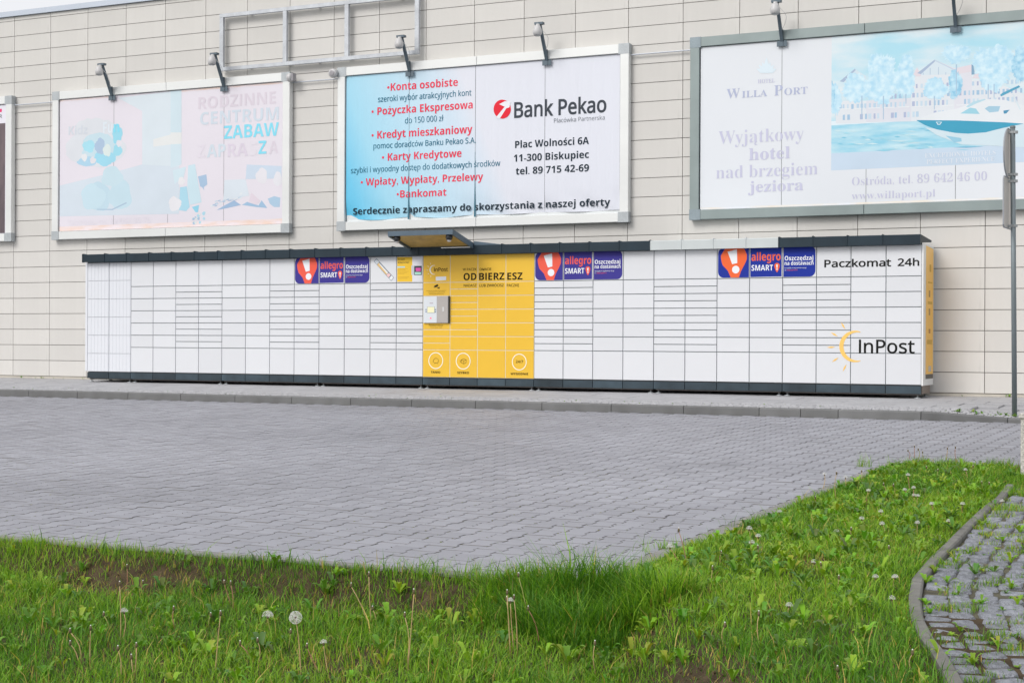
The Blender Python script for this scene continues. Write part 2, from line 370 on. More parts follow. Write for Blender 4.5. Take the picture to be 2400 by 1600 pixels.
for a, b_ in zip(cuts[:-1], cuts[1:]):
    mb = MB(); ss = np.linspace(a + .004, b_ - .004, 9); sec = [(-.002, -.2), (.052, -.2), (.052, -.004), (.044, .005), (.008, .007), (-.002, .001)]
    for k, s in enumerate(ss):
        p, t, n_, _ = kerb_frame(s); z = float(road_z(p[1])) + 0.012
        for w, h in sec: mb.v.append((p[0] + n_[0] * w, p[1] + n_[1] * w, z + h))
    ns = len(sec)
    for k in range(8):
        for i in range(ns): mb.f.append((k * ns + i, k * ns + (i + 1) % ns, (k + 1) * ns + (i + 1) % ns, (k + 1) * ns + i))
    mb.f += [tuple(range(ns)), tuple(range(8 * ns, 9 * ns))[::-1]]
    obj('edging_stone', mb, m_edge2, ke)
# cobbled path
path = struct('cobbled_path')
def build_path():
    mb = MB(); S = np.linspace(0, KLEN - .1, 40); n2 = 10
    for s in S:
        p, t, n_, _ = kerb_frame(s)
        for k in range(n2): w = .055 + k * .22; x, y = p + n_ * w; mb.v.append((x, y, float(road_z(y)) - .016 + .005 * float(wob(x, y, 20))))
    for i in range(39):
        for k in range(n2 - 1): a = i * n2 + k; mb.f.append((a, a + 1, a + n2 + 1, a + n2))
    obj('sett_bed', mb, mat('sett_bed', (0.095, 0.088, 0.055), 0.95, var=.5, vscale=12, bump=1, bscale=90, fine=.4), path, smooth=True)
    L = []
    for r in range(int(KLEN / 0.134)):
        for c in range(18):
            s = r * .134 + .09 + (0.06 if c % 2 else 0) * random.uniform(.5, 1.1) + random.uniform(-.012, .012); w = .108 + c * .112 + random.uniform(-.012, .012)
            if s > KLEN - .2 or random.random() < .03: continue
            p, t, n_, _ = kerb_frame(s); q = p + n_ * w; L.append((q[0], q[1], math.atan2(t[1], t[0])))
    L = np.array(L); ctr = np.c_[L[:, :2], road_z(L[:, 1]) - .008]; u, v = proj(ctr); dist = ((ctr - CAM) @ ROT)[:, 1]
    near = np.argsort(np.where((u > 2050) & (u < 2440) & (v < 1640), dist, 1e9))[:290]; isn = np.zeros(len(L), bool); isn[near] = True
    def sett(seed):
        rn = random.Random(seed); hl, hw = .059 + rn.uniform(-.008, .006), .048 + rn.uniform(-.006, .006); V = []
        for (k, z) in ((1.0, -.05), (1.0, -.008), (.88, .002 + rn.uniform(-.002, .002))):
            for i in range(8):
                cx, cy = [(1, .72), (.76, 1), (-.76, 1), (-1, .72), (-1, -.72), (-.76, -1), (.76, -1), (1, -.72)][i]
                V.append((cx * hl * k + rn.uniform(-.004, .004), cy * hw * k + rn.uniform(-.004, .004), z + (rn.uniform(-.003, .003) if z > 0 else 0)))
        V.append((rn.uniform(-.01, .01), rn.uniform(-.01, .01), .006))
        F = [(a + i, a + (i + 1) % 8, a + 8 + (i + 1) % 8, a + 8 + i) for a in (0, 8) for i in range(8)] + [(16 + i, 16 + (i + 1) % 8, 24) for i in range(8)]
        return V, F
    vs = []
    for k in range(10):
        V, F = sett(k); me = bpy.data.meshes.new('sett'); me.from_pydata(V, [], F); me.materials.append(m_sett)
        me.update(); vs.append((me, V, F))
    for i in near:
        o = link('sett', vs[i % 10][0], path, ctr[i]); o.rotation_euler = (random.uniform(-.05, .05), random.uniform(-.05, .05), L[i, 2] + random.uniform(-.07, .07)); o.scale = (random.uniform(.93, 1.05), random.uniform(.93, 1.08), 1)
    mb = MB()
    for i in np.where(~isn)[0]:
        me, V, F = vs[i % 10]; c, s = math.cos(L[i, 2]), math.sin(L[i, 2])
        mb.add([(x * c - y * s + ctr[i, 0], x * s + y * c + ctr[i, 1], z + ctr[i, 2]) for x, y, z in V], F)
    if mb.v: obj('sett', mb, m_sett, path, smooth=True, kind='stuff')
build_path()

# sidewalk in front of the wall: slabs, strip of setts, kerb stones
walk = struct('sidewalk')
def drop(X): return -0.052 * float(sst((X - 17.55) / 1.05))
bed = MB(); _x = [PX0, 17.55, 17.8, 18.1, 18.4, 18.6, PX1]; _y = [-3.3, -2.5, -1.75, -1.0, .1]
for yy in _y:
    for xx in _x: bed.v.append((xx, yy, float(walk_z(yy)) - .018 + drop(xx) * float(sst((-yy - 1.0) / 1.5)) - (.012 if yy < -2.4 else 0)))
for i in range(4):
    for j in range(6): bed.f.append((i * 7 + j, i * 7 + j + 1, i * 7 + j + 8, i * 7 + j + 7))
obj('joint_bed', bed, m_joint, walk)
def build_walk():
    sl = MB().bbox(-.247, .247, -.247, .247, -.04, 0)
    V = [(-.247, -.247, -.03), (.247, -.247, -.03), (.247, .247, -.03), (-.247, .247, -.03), (-.247, -.247, -.003), (.247, -.247, -.003), (.247, .247, -.003), (-.247, .247, -.003), (-.244, -.244, 0), (.244, -.244, 0), (.244, .244, 0), (-.244, .244, 0)]
    F = [(8, 9, 10, 11)] + [(a + i, a + (i + 1) % 4, a + 4 + (i + 1) % 4, a + 4 + i) for a in (0, 4) for i in range(4)]
    me = bpy.data.meshes.new('paving_slab'); me.from_pydata(V, [], F); me.materials.append(m_slab); me.update(); rest = MB(); cnt = 0
    for r in range(5):
        for c in range(int((PX1 - PX0) / .5)):
            x = PX0 + .25 + c * .5 + (.25 if r % 2 else 0); y = -.30 - r * .5 + 0.02; z = float(walk_z(y)) + random.gauss(0, .0012) + drop(x) * sst((-y - 1.0) / 1.5)
            if -0.5 < x < 19.2 and cnt < 295 and r >= 0:
                o = link('paving_slab', me, walk, (x, y, z)); o.rotation_euler = (math.atan(.0237) + random.gauss(0, .002), random.gauss(0, .002), 0); cnt += 1
            else: rest.add([(a + x, b_ + y, h + z + b_ * .0237) for a, b_, h in V], F)
    obj('paving_slab', rest, m_slab, walk, kind='stuff')
    st = MB(); rn = random.Random(3); x = PX0
    for r in range(6):
        y = -2.60 - r * .108; x = PX0 + rn.uniform(0, .1)
        while x < PX1:
            w = rn.uniform(.085, .12); hl = w / 2 - .004; hw = .049 + rn.uniform(-.003, .002); z = float(walk_z(y)) + rn.uniform(-.0025, .0025) + drop(x)
            st.add([(x + w / 2 + a * hl * k, y + b_ * hw * k, z + h) for k, h in ((1, -.03), (1, -.004), (.84, .002)) for a, b_ in ((-1, -1), (1, -1), (1, 1), (-1, 1))],
                   [(8, 9, 10, 11)] + [(a + i, a + (i + 1) % 4, a + 4 + (i + 1) % 4, a + 4 + i) for a in (0, 4) for i in range(4)]); x += w
    obj('sett', st, mat('strip_sett', (0.36, 0.36, 0.375), .8, var=.12, vscale=20, bump=.7, bscale=60, isl=.09, fine=.12), walk, kind='stuff')
build_walk()
kb = struct('kerb')
def build_kerb():
    xs = [3.561 + k for k in range(-12, 28)] + [16.09]; xs = sorted(x for x in xs if PX0 < x < PX1); xs = [PX0] + xs + [PX1]
    for a, b_ in zip(xs[:-1], xs[1:]):
        a2, b2 = a + .004, b_ - .004; mb = MB(); o = random.gauss(0, .0015)
        for x in (a2, b2):
            zt = -0.1215 + drop(x) + o
            for y, z in ((-3.385, -.5), (-3.23, -.5), (-3.23, zt), (-3.352, zt), (-3.366, zt - .004), (-3.374, zt - .014)): mb.v.append((x, y, z))
        mb.f += [(i, (i + 1) % 6, 6 + (i + 1) % 6, 6 + i) for i in range(6)] + [(5, 4, 3, 2, 1, 0), (6, 7, 8, 9, 10, 11)]
        obj('kerb_stone', mb, m_kerb, kb)
build_kerb()

# ================================================================== BUILDING
WP, HP = 0.8874, 0.29
X_OF = lambda i: i * WP
m_panel = mat('cladding_panel', (0.615, 0.60, 0.575), 0.55, var=0.05, vscale=2.2, isl=0.035, spec=0.35, stretch=(1.6, 1, .22), stain=(2.6, .70, .93))
m_gap = mat('cladding_gap', (0.21, 0.185, 0.165), 0.9)
bld = thing('retail_building', (9, 0, 0), 'long flat-roofed hall clad in pale beige panels behind the billboards', 'building')
obj('wall', MB().box(PX0 - 4, PX1 + 4, 0.03, 14, -1.2, 6.74), m_gap, bld)
def build_panels():
    ZB = 0.0; me = {}
    def pm(w, z0, z1):
        k = (round(w, 4), round(z0, 3), round(z1, 3))
        if k not in me: me[k] = mesh_of('wall_panel', MB().bbox(-w / 2 + .0042, w / 2 - .0042, -.0, .028, z0 + .0042, z1 - .0042, .002), m_panel)
        return me[k]
    L = []
    for i in range(-13, 38):
        for j in range(0, 24):
            z0 = j * HP; z1 = 6.75 if j == 23 else z0 + HP
            xc = (i + .5) * WP
            u, v = proj([xc, 0, (z0 + z1) / 2]); vis = -60 < u < 2460 and -30 < v
            hid = any(a < xc - WP / 2 and xc + WP / 2 < b_ and c < z0 and z1 < d for a, b_, c, d in ((1.0, 6.2, 2.6, 5.15), (7.3, 12.4, 2.6, 5.15), (13.5, 18.6, 2.6, 5.15), (-5, 0, 2.6, 5.15), (3.3, 16.9, -.1, 1.95)))
            L.append((0 if vis and not hid else 1, abs(j - 11), i, j, xc, z0, z1))
    L.sort(key=lambda t: (t[0], t[1])); rest = MB(); n = 0
    for q in L:
        _, _, i, j, xc, z0, z1 = q
        if q[0] == 0 and n < 299: link('wall_panel', pm(WP, 0, z1 - z0), bld, (xc - 9, 0, z0)); n += 1
        else: rest.bbox(xc - WP / 2 + .0045, xc + WP / 2 - .0045, 0, .028, z0 + .0045, z1 - .0045, .003)
    obj('wall_panel', rest, m_panel, bld, kind='stuff')
build_panels()
m_cop = mat('coping_metal', (0.50, 0.55, 0.63), 0.4, 0.3, var=.05, vscale=1)
for k in range(-6, 16): obj('coping', MB().box(k * 2.6 + .79, k * 2.6 + 3.388, -.045, .35, 6.752, 6.848), m_cop, bld)
obj('roof', MB().box(PX0 - 4, PX1 + 4, 0.36, 14, 6.742, 6.80), mat('roof_felt', (.12, .12, .12), .9), bld)
obj('plinth_ledge', MB().box(PX0 - 4, PX1 + 4, -.025, .03, -.075, -.006), mat('ledge', (.52, .49, .43), .8, var=.12, vscale=4), bld)

# ------------------------------------------------------------------ billboards
m_fr1 = mat('white_frame_metal', (0.72, 0.735, 0.73), 0.38, 0.25, var=.06, vscale=2, stretch=(.3, 1, 1))
m_fr3 = mat('grey_green_frame_metal', (0.255, 0.305, 0.305), 0.42, 0.35, var=.10, vscale=2.5)
m_cor = mat('corner_plate_metal', (0.42, 0.45, 0.47), 0.5, 0.4, var=.1, vscale=8, fine=.1, fscale=60)
m_cor3 = mat('corner_plate_dull', (0.25, 0.30, 0.33), 0.5, 0.4, var=.1, vscale=8, fine=.1, fscale=60)
BZ0, BZ1, FW = 2.518, 5.248, 0.158
def billboard(X0, X1, label, m_frame, m_corner, seams, sheets, sheet_col, cat='billboard'):
    t = thing('billboard', ((X0 + X1) / 2, 0, BZ0), label, cat)
    xm = (X0 + X1) / 2
    for a, b_ in ((X0 + .17, xm - .002), (xm + .002, X1 - .17)):
        obj('frame_bar', MB().bbox(a, b_, -.12, -.02, BZ1 - FW + .01, BZ1 - .004, .006), m_frame, t)
        obj('frame_bar', MB().bbox(a, b_, -.12, -.02, BZ0 + .004, BZ0 + FW - .01, .006), m_frame, t)
    for a, b_ in ((X0 + .004, X0 + FW - .01), (X1 - FW + .01, X1 - .004)):
        obj('frame_bar', MB().bbox(a, b_, -.12, -.02, BZ0 + .15, BZ1 - .15, .006), m_frame, t)
    for a in (X0, X1 - .172):
        for c in (BZ0, BZ1 - .158): obj('corner_plate', MB().box(a, a + .172, -.123, -.018, c, c + .158), m_corner, t)
    obj('backing', MB().box(X0 + .12, X1 - .12, -.06, -.03, BZ0 + .12, BZ1 - .12), mat('backing', (.12, .13, .14), .8), t)
    e = [X0 + FW + .0] + seams + [X1 - FW]
    for k in range(len(e) - 1):
        mm = sheet_col[k] if isinstance(sheet_col, list) else sheet_col
        wr = sheets > .17; nx, nz = (26, 48) if wr else (8, 8); mb = MB(); zb, zt = BZ0 + sheets, BZ1 - .155; xa, xb = e[k] + .003, e[k + 1] - .003
        for j in range(nz + 1):
            for i in range(nx + 1):
                fx, fz = i / nx, j / nz
                if wr: fz = fz ** 1.7
                sag = (math.sin(math.pi * fx) ** 2) * (.030 if k < 2 else .012); lowf = max(0, 1 - fz / .16) ** 1.5 if wr else 0
                y = -.088 + lowf * (.010 * (1 + math.sin(11 * fx + 2.1 * k + 26 * fz)) + .016 * abs(2 * fx - 1) ** 3 * (1 if k < 2 else .4)) + (.0012 * (1 + math.sin(5 * fx + 7 * fz + k)) if wr else 0)
                mb.v.append((xa + (xb - xa) * fx, y, zb + (zt - zb) * fz - (sag * (1 - fz) ** 8 - .018 * (1 - fz) ** 8 if wr else 0)))
        for j in range(nz):
            for i in range(nx): a = j * (nx + 1) + i; mb.f.append((a, a + 1, a + nx + 2, a + nx + 1))
        obj('poster_sheet', mb, mm, t, smooth=True)
    return t
BY = -.0893                                        # plane of the print
def Q1(x, y): return (x / 2.61375, y / 2.61375)
def Q2(x, y): return (700 + x / 2.61375, y / 2.61375)
def Q3(x, y): return (1500 + x / 2.6133, y / 2.6133)
def QH(x, y): return (1920 + x / 4.356, 60 + y / 4.356)
def QA(x, y): return (140 + x / 4.239, 190 + y / 4.239)
def QB(x, y): return (400 + x / 4.125, 180 + y / 4.125)
PK = [0]
def shape(parent, pts, T, rgb, Y=BY, name='print', clip=None, m=None):
    if clip: rgb = tuple(q * .9 for q in rgb); PK[0] += 1; Y = BY - .000006 * PK[0] + .0003
    pp = [P(*T(*p), Y) for p in pts]
    if clip: pp = [(min(max(a, clip[0]), clip[1]), min(max(z, clip[2]), clip[3])) for a, z in pp]
    mb = MB().poly(pp, Y); return obj(name, mb, m or ink(rgb), parent)
def blob(parent, cx, cy, rx, ry, T, rgb, Y=BY, jag=.12, seed=0, n=44, m=None, clip=None, name='print'):
    rn = random.Random(seed); pts = []
    for k in range(n):
        t = 2 * math.pi * k / n; j = 1 + jag * (rn.random() - .5) * 2 + .08 * math.sin(3 * t + seed) + .05 * math.sin(5 * t + 2 * seed)
        pts.append((cx + rx * j * math.cos(t), cy + ry * j * math.sin(t)))
    return shape(parent, pts, T, rgb, Y, name, clip, m)
def print_noise(name, c1, c2, scale=(1, 1, 1), ns=6, lo=.35, hi=.65, detail=6):
    if name in MATS: return MATS[name]
    m = bpy.data.materials.new(name); m.use_nodes = True; n = m.node_tree; b = n.nodes['Principled BSDF']; b.inputs['Roughness'].default_value = .5
    tc = n.nodes.new('ShaderNodeTexCoord'); mp = n.nodes.new('ShaderNodeMapping'); mp.inputs['Scale'].default_value = scale
    t = n.nodes.new('ShaderNodeTexNoise'); t.inputs['Scale'].default_value = ns; t.inputs['Detail'].default_value = detail
    r = n.nodes.new('ShaderNodeValToRGB'); r.color_ramp.elements[0].position = lo; r.color_ramp.elements[1].position = hi
    r.color_ramp.elements[0].color = (*c1, 1); r.color_ramp.elements[1].color = (*c2, 1)
    n.links.new(tc.outputs['Object'], mp.inputs[0]); n.links.new(mp.outputs[0], t.inputs[0]); n.links.new(t.outputs[0], r.inputs[0]); n.links.new(r.outputs[0], b.inputs['Base Color'])
    MATS[name] = m; return m

# --- play centre poster (sun-bleached)
LAV, LBL, CY = (.71, .675, .74), (.68, .775, .835), (.25, .68, .83)
m_p1 = mat('bleached_poster', LAV, .5, var=.02, vscale=1)
bb1 = billboard(1.038, 6.294, 'white-framed billboard with bleached pink and pale blue play-centre poster', m_fr1, m_cor, [2.467, 3.69, 4.905], .155, m_p1)
Z1b, Z1t = BZ0 + .157, BZ1 - .157; c1 = (1.2, 6.13, Z1b, Z1t)
y1, y2, y3, y4 = BY + .0008, BY + .0006, BY + .0004, BY
m_rust = print_noise('rust_stain', (.78, .60, .52), (.80, .72, .76), (1, 1, 4), 3)
for xa, xb, za, zb_ in ((1.2, 6.13, Z1b, Z1b + .085), (1.2, 2.45, Z1t - .03, Z1t), (3.9, 6.13, Z1t - .03, Z1t)):
    obj('rust_stain', MB().poly([(xa, za), (xb, za), (xb, zb_), (xa, zb_)], y3), m_rust, bb1)
shape(bb1, [(0, 1040), (410, 940), (640, 880), (820, 830), (1187, 740), (1187, 1320), (0, 1345)], QA, (.68, .76, .84), y1, clip=c1)
shape(bb1, [(580, 170), (1187, 95), (1187, 850), (820, 830), (820, 300)], QA, (.72, .80, .86), y1, clip=c1)
shape(bb1, [(0, 130), (105, 128), (105, 850), (0, 880)], QB, (.66, .79, .86), y2, clip=c1)
shape(bb1, [(0, 540), (105, 540), (105, 650), (0, 655)], QB, (.80, .82, .82), y3, clip=c1)
shape(bb1, [(930, 580), (1187, 510), (1187, 620), (930, 655)], QA, (.80, .82, .82), y2, clip=c1)
for k, (cx, cy, rx, ry, c) in enumerate([(360, 620, 280, 240, (.74, .77, .82)), (400, 640, 190, 120, (.60, .76, .84)), (570, 530, 50, 90, (.36, .72, .86)), (450, 770, 110, 70, (.38, .72, .87)), (290, 650, 60, 60, (.42, .76, .88)), (400, 650, 50, 80, (.45, .58, .75)), (270, 800, 90, 50, (.45, .68, .84)), (575, 690, 45, 60, (.38, .73, .86)), (330, 790, 30, 32, (.77, .76, .80)), (590, 620, 28, 34, (.79, .78, .84)), (245, 760, 28, 38, (.80, .82, .85)), (470, 690, 40, 60, (.74, .83, .82))]):
    blob(bb1, cx, cy, rx, ry, QA, c, y2 - .0001 * k, .06, k, clip=c1)
for k, (cx, cy, rx, ry, c) in enumerate([(370, 1150, 140, 140, (.56, .73, .83)), (600, 1130, 115, 150, (.58, .75, .84)), (520, 950, 105, 100, (.60, .76, .84)), (330, 1150, 120, 125, (.60, .77, .86))]):
    blob(bb1, cx, cy, rx, ry, QA, c, y2 - .0001 * k, .02, k + 30, clip=c1)
shape(bb1, [(370, 1272), (520, 1272), (660, 1205), (668, 1215), (525, 1283), (370, 1280)], QA, (.42, .56, .70), y4, clip=c1)
text_px(bb1, 'Kidz', (420, 826), (537, 822), 52, BY - .0018, ink((.62, .66, .72)), Q1, style='bold')
text_px(bb1, 'Fu', (632, 818), (690, 815), 70, BY - .0018, ink((.70, .76, .82)), Q1, style='bold')
text_px(bb1, 'n', (697, 812), (731, 810), 66, BY - .0018, ink(CY), Q1, style='bold')
text_px(bb1, 'RODZINNE', (1215, 668), (1690, 636), 72, BY - .0014, ink((.675, .62, .69)), Q1, style='bold')
text_px(bb1, 'CENTRUM', (1226, 765), (1708, 735), 76, BY - .0014, ink((.60, .67, .745)), Q1, style='bold')
text_px(bb1, 'ZABAW', (1372, 852), (1708, 832), 80, BY - .0014, ink(CY), Q1, style='bold')
text_px(bb1, 'Z', (1210, 966), (1256, 964), 78, BY - .0014, ink((.72, .68, .75)), Q1, style='bold'); text_px(bb1, 'AP', (1268, 964), (1382, 961), 78, BY - .0014, ink((.60, .68, .75)), Q1, style='bold'); text_px(bb1, 'RA', (1395, 960), (1518, 955), 78, BY - .0014, ink((.665, .61, .70)), Q1, style='bold'); text_px(bb1, 'S', (1528, 954), (1572, 952), 78, BY - .0014, ink((.71, .68, .74)), Q1, style='bold')
text_px(bb1, 'Z', (1583, 944), (1632, 943), 80, BY - .0020, ink(CY), Q1, style='bold')
text_px(bb1, 'A', (1648, 942), (1704, 940), 76, BY - .0014, ink((.675, .62, .69)), Q1, style='bold')
text_px(bb1, 'Ostróda, tel. 89 642 36 76', (425, 1378), (922, 1365), 34, BY - .0014, ink((.735, .70, .77)), Q1)
CLp = (.70, .80, .87)
for k, (pts, c) in enumerate([([(170, 860), (235, 845), (300, 1215), (190, 1240), (160, 1080)], (.62, .79, .87)), ([(20, 905), (150, 870), (120, 1000), (70, 1010), (40, 1040)], (.66, .80, .87)),
        ([(90, 1070), (155, 1060), (185, 1260), (150, 1300), (80, 1290)], (.45, .72, .85)), ([(735, 850), (1072, 865), (1072, 985), (725, 990)], (.62, .72, .84)), ([(520, 1000), (725, 990), (760, 1150), (510, 1200)], (.72, .79, .86)),
        ([(265, 965), (345, 945), (355, 1040), (320, 1070), (325, 1100), (305, 1070), (285, 1060)], (.42, .57, .75)), ([(445, 1290), (520, 1245), (700, 1150), (620, 1200), (680, 1240), (540, 1272)], (.38, .53, .73)), ([(690, 1240), (740, 1210), (850, 1245), (880, 1195), (935, 1270), (830, 1260)], (.38, .56, .75)),
        ([(940, 1180), (1000, 1155), (1060, 1170), (1055, 1260), (1000, 1260), (960, 1230)], (.45, .62, .78)), ([(780, 1120), (870, 1200), (830, 1240), (750, 1215)], (.78, .70, .78)), ([(205, 1260), (275, 1240), (265, 1310), (240, 1310)], (.32, .68, .84)), ([(885, 995), (908, 990), (895, 1020), (882, 1020)], (.25, .42, .62))]):
    shape(bb1, pts, QB, c, y3 - .0001 * k, clip=c1)
blob(bb1, 880, 960, 55, 75, QB, (.80, .79, .84), y4, .05, 5, clip=c1); blob(bb1, 1035, 990, 40, 70, QB, (.80, .80, .85), y4, .05, 6, clip=c1); blob(bb1, 105, 1010, 32, 40, QB, (.82, .82, .85), y4, .03, 7, clip=c1)
blob(bb1, 40, 1230, 60, 70, QB, (.82, .82, .86), y4 - .0002, .06, 8, clip=c1)
for k in range(26):
    rn = random.Random(k); x = 350 + rn.uniform(0, 330); y = 1250 - (x - 350) * .3 + rn.uniform(-30, 20)
    shape(bb1, [(x, y), (x + 26, y - 6), (x + 24, y + 6), (x, y + 10)], QB, random.choice([(.45, .58, .74), (.78, .83, .87), (.60, .72, .82)]), y4 - .0003, clip=c1)
for k in range(14):
    rn = random.Random(k + 50); blob(bb1, 215 + rn.uniform(0, 110), 1310 + rn.uniform(0, 110), 12, 14, QB, random.choice([(.45, .72, .84), (.40, .58, .74), (.75, .80, .80)]), y4, .2, k, 10, clip=c1)

# --- bank poster
def grad_poster():
    m = bpy.data.materials.new('bank_poster'); m.use_nodes = True; n = m.node_tree; b = n.nodes['Principled BSDF']; b.inputs['Roughness'].default_value = .42
    tc = n.nodes.new('ShaderNodeTexCoord'); sp = n.nodes.new('ShaderNodeSeparateXYZ'); n.links.new(tc.outputs['Object'], sp.inputs[0])
    a = n.nodes.new('ShaderNodeMath'); a.operation = 'MULTIPLY_ADD'; n.links.new(sp.outputs[2], a.inputs[0]); a.inputs[1].default_value = .42; n.links.new(sp.outputs[0], a.inputs[2])
    mr = n.nodes.new('ShaderNodeMapRange'); mr.inputs[1].default_value = -2.5; mr.inputs[2].default_value = .75; n.links.new(a.outputs[0], mr.inputs[0])
    r = n.nodes.new('ShaderNodeValToRGB'); e = r.color_ramp.elements; e[0].position = 0; e[0].color = (.07, .48, .74, 1); e[1].position = 1; e[1].color = (.69, .71, .785, 1)
    for p, c in ((.14, (.14, .54, .78, 1)), (.32, (.33, .64, .80, 1)), (.62, (.47, .68, .81, 1)), (.86, (.58, .70, .81, 1))): q = e.new(p); q.color = c
    n.links.new(mr.outputs[0], r.inputs[0]); n.links.new(r.outputs[0], b.inputs['Base Color'])
    t = n.nodes.new('ShaderNodeTexNoise'); mp = n.nodes.new('ShaderNodeMapping'); mp.inputs['Scale'].default_value = (6, 1, .35); n.links.new(tc.outputs['Object'], mp.inputs[0]); n.links.new(mp.outputs[0], t.inputs[0]); t.inputs['Scale'].default_value = 1.6
    bp = n.nodes.new('ShaderNodeBump'); bp.inputs['Strength'].default_value = .35; bp.inputs['Distance'].default_value = .03; n.links.new(t.outputs[0], bp.inputs['Height']); n.links.new(bp.outputs[0], b.inputs['Normal'])
    return m
bb2 = billboard(7.243, 12.486, 'white-framed billboard with blue and white bank poster above the yellow locker', m_fr1, m_cor, [8.612, 9.833, 11.06], .178, grad_poster())
obj('sheet_ledge', MB().box(7.41, 12.32, -.064, -.061, BZ0 + .15, BZ0 + .26), mat('ledge_white', (.66, .69, .70), .5), bb2)
RED, DK, TEAL = ink((.78, .065, .11)), ink((.022, .036, .05)), ink((.03, .16, .25))
b2 = lambda s, L, R, c, m, **k: text_px(bb2, s, L, R, c, BY - .0012, m, Q2, **k)
b2('•Konta osobiste', (542, 556), (975, 531), 46, RED, style='bold')
b2('szeroki wybór atrakcyjnych kont', (486, 624), (1058, 590), 35, TEAL, off=.006)
b2('• Pożyczka Ekspresowa', (446, 706), (1066, 668), 46, RED, style='bold')
b2('do 150 000 zł', (651, 757), (886, 744), 36, TEAL)
b2('• Kredyt mieszkaniowy', (446, 850), (1064, 818), 46, RED, style='bold')
b2('pomoc doradców Banku Pekao S.A.', (458, 912), (1085, 878), 34, TEAL, off=.006)
b2('• Karty Kredytowe', (510, 987), (997, 962), 45, RED, style='bold')
b2('szybki i wygodny dostęp do dodatkowych środków', (320, 1062), (1235, 1018), 34, TEAL, off=.006)
b2('• Wpłaty, Wypłaty, Przelewy', (380, 1138), (1130, 1106), 44, RED, style='bold')
b2('•Bankomat', (600, 1212), (905, 1200), 44, RED, style='bold')
b2('Serdecznie zapraszamy do skorzystania z naszej oferty', (333, 1306), (1908, 1270), 40, DK, style='bold')
b2('Bank Pekao', (1320, 718), (1885, 690), 94, ink((.06, .07, .085)), off=.018)
b2('Placówka Partnerska', (1564, 750), (1875, 738), 26, ink((.22, .24, .27)))
b2('Plac Wolności 6A', (1326, 905), (1778, 887), 43, DK, style='bold')
b2('11-300 Biskupiec', (1318, 988), (1778, 972), 43, DK, style='bold')
b2('tel. 89 715 42-69', (1330, 1068), (1778, 1053), 43, DK, style='bold')
shape(bb2, [(1247 + 53 * math.cos(t), 670 + 58 * math.sin(t)) for t in np.linspace(0, 6.2, 40)], Q2, (.74, .035, .055), BY - .0008, name='logo_disc')
shape(bb2, [(1208, 722), (1262, 655), (1228, 640), (1262, 622), (1300, 622), (1290, 660), (1272, 665), (1232, 728)], Q2, (.80, .81, .85), BY - .0018, name='logo_stroke')
for x in (8.612, 9.833):                    # dark strips painted in as the shadow at the curled lower sheet edges
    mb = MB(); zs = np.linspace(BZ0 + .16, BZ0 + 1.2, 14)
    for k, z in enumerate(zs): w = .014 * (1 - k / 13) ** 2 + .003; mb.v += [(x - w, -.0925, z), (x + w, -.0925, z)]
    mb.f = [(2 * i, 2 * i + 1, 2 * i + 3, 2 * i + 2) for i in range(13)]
    obj('seam_shade_strip', mb, mat('seam_shadow', (.05, .16, .22), .8), bb2)

# --- hotel poster
PK[0] = 0
m_p3 = mat('hotel_poster', (.69, .72, .765), .5, var=.015, vscale=.7)
bb3 = billboard(13.465, 18.71, 'grey-green framed billboard with faded hotel poster of boat and lakeside houses', m_fr3, m_cor3, [14.873, 16.111, 17.357], .15, m_p3)
xl = P(*Q3(1173, 600), BY)[0]; xr = 18.71 - FW; Z3t = BZ1 - .157
zw = P(*Q3(1173, 765), BY)[1]; zwb = P(*Q3(1173, 940), BY)[1]; zb3 = P(*Q3(1173, 1045), BY)[1]; c3 = (xl, xr, zb3, Z3t)
def rect(parent, xa, xb, za, zb_, Y, m, name='print'): return obj(name, MB().poly([(xa, za), (xb, za), (xb, zb_), (xa, zb_)], Y), m, parent)
rect(bb3, xl, xr, zw, Z3t, y1, print_noise('poster_sky', (.38, .66, .78), (.66, .745, .79), (1, 1, 3.5), .9, .35, .6))
rect(bb3, xl, xr, zwb, zw, y1, print_noise('poster_water', (.24, .57, .73), (.54, .73, .80), (1, 1, 5), 2.6, .3, .72))
rect(bb3, xl, xr, zb3, zwb, y1, ink((.54, .65, .77)))
rect(bb3, xl, xr, zw - .01, zw + .05, y2 - .0002, ink((.70, .79, .85)))
bl1, bl2, wl, pk = (.50, .70, .84), (.36, .60, .78), (.77, .81, .86), (.78, .72, .78)
def S3(pts, c, k=0): shape(bb3, pts, QH, c, y2 - .00004 * k, clip=c3)
S3([(170, 1000), (170, 800), (250, 770), (480, 770), (480, 1000)], wl, 0); S3([(480, 990), (480, 770), (940, 740), (940, 980)], (.74, .76, .83), 0)
S3([(940, 980), (940, 500), (1040, 480), (1380, 470), (1380, 960)], wl, 1); S3([(1380, 960), (1380, 470), (1560, 470), (1560, 900)], (.76, .77, .84), 1); S3([(1560, 900), (1560, 560), (1720, 550), (2091, 700), (2091, 900)], wl, 1)
S3([(940, 525), (1000, 430), (1040, 500), (1040, 520)], pk, 2); S3([(210, 575), (365, 445), (480, 520), (480, 560), (260, 575)], (.66, .78, .86), 2)
S3([(1180, 350), (1380, 440), (1560, 400), (1575, 470), (1400, 500), (1350, 470)], pk, 2); S3([(1560, 540), (1600, 480), (1715, 530), (1715, 550)], pk, 2)
S3([(1040, 480), (1180, 352), (1380, 455), (1380, 500), (1040, 510)], (.70, .80, .87), 3)
for a, b_ in (((1000, 490), (1180, 350)), ((210, 572), (365, 443))): S3([a, b_, (b_[0] + 8, b_[1] + 14), (a[0] + 40, a[1] + 8)], (.42, .52, .68), 4)
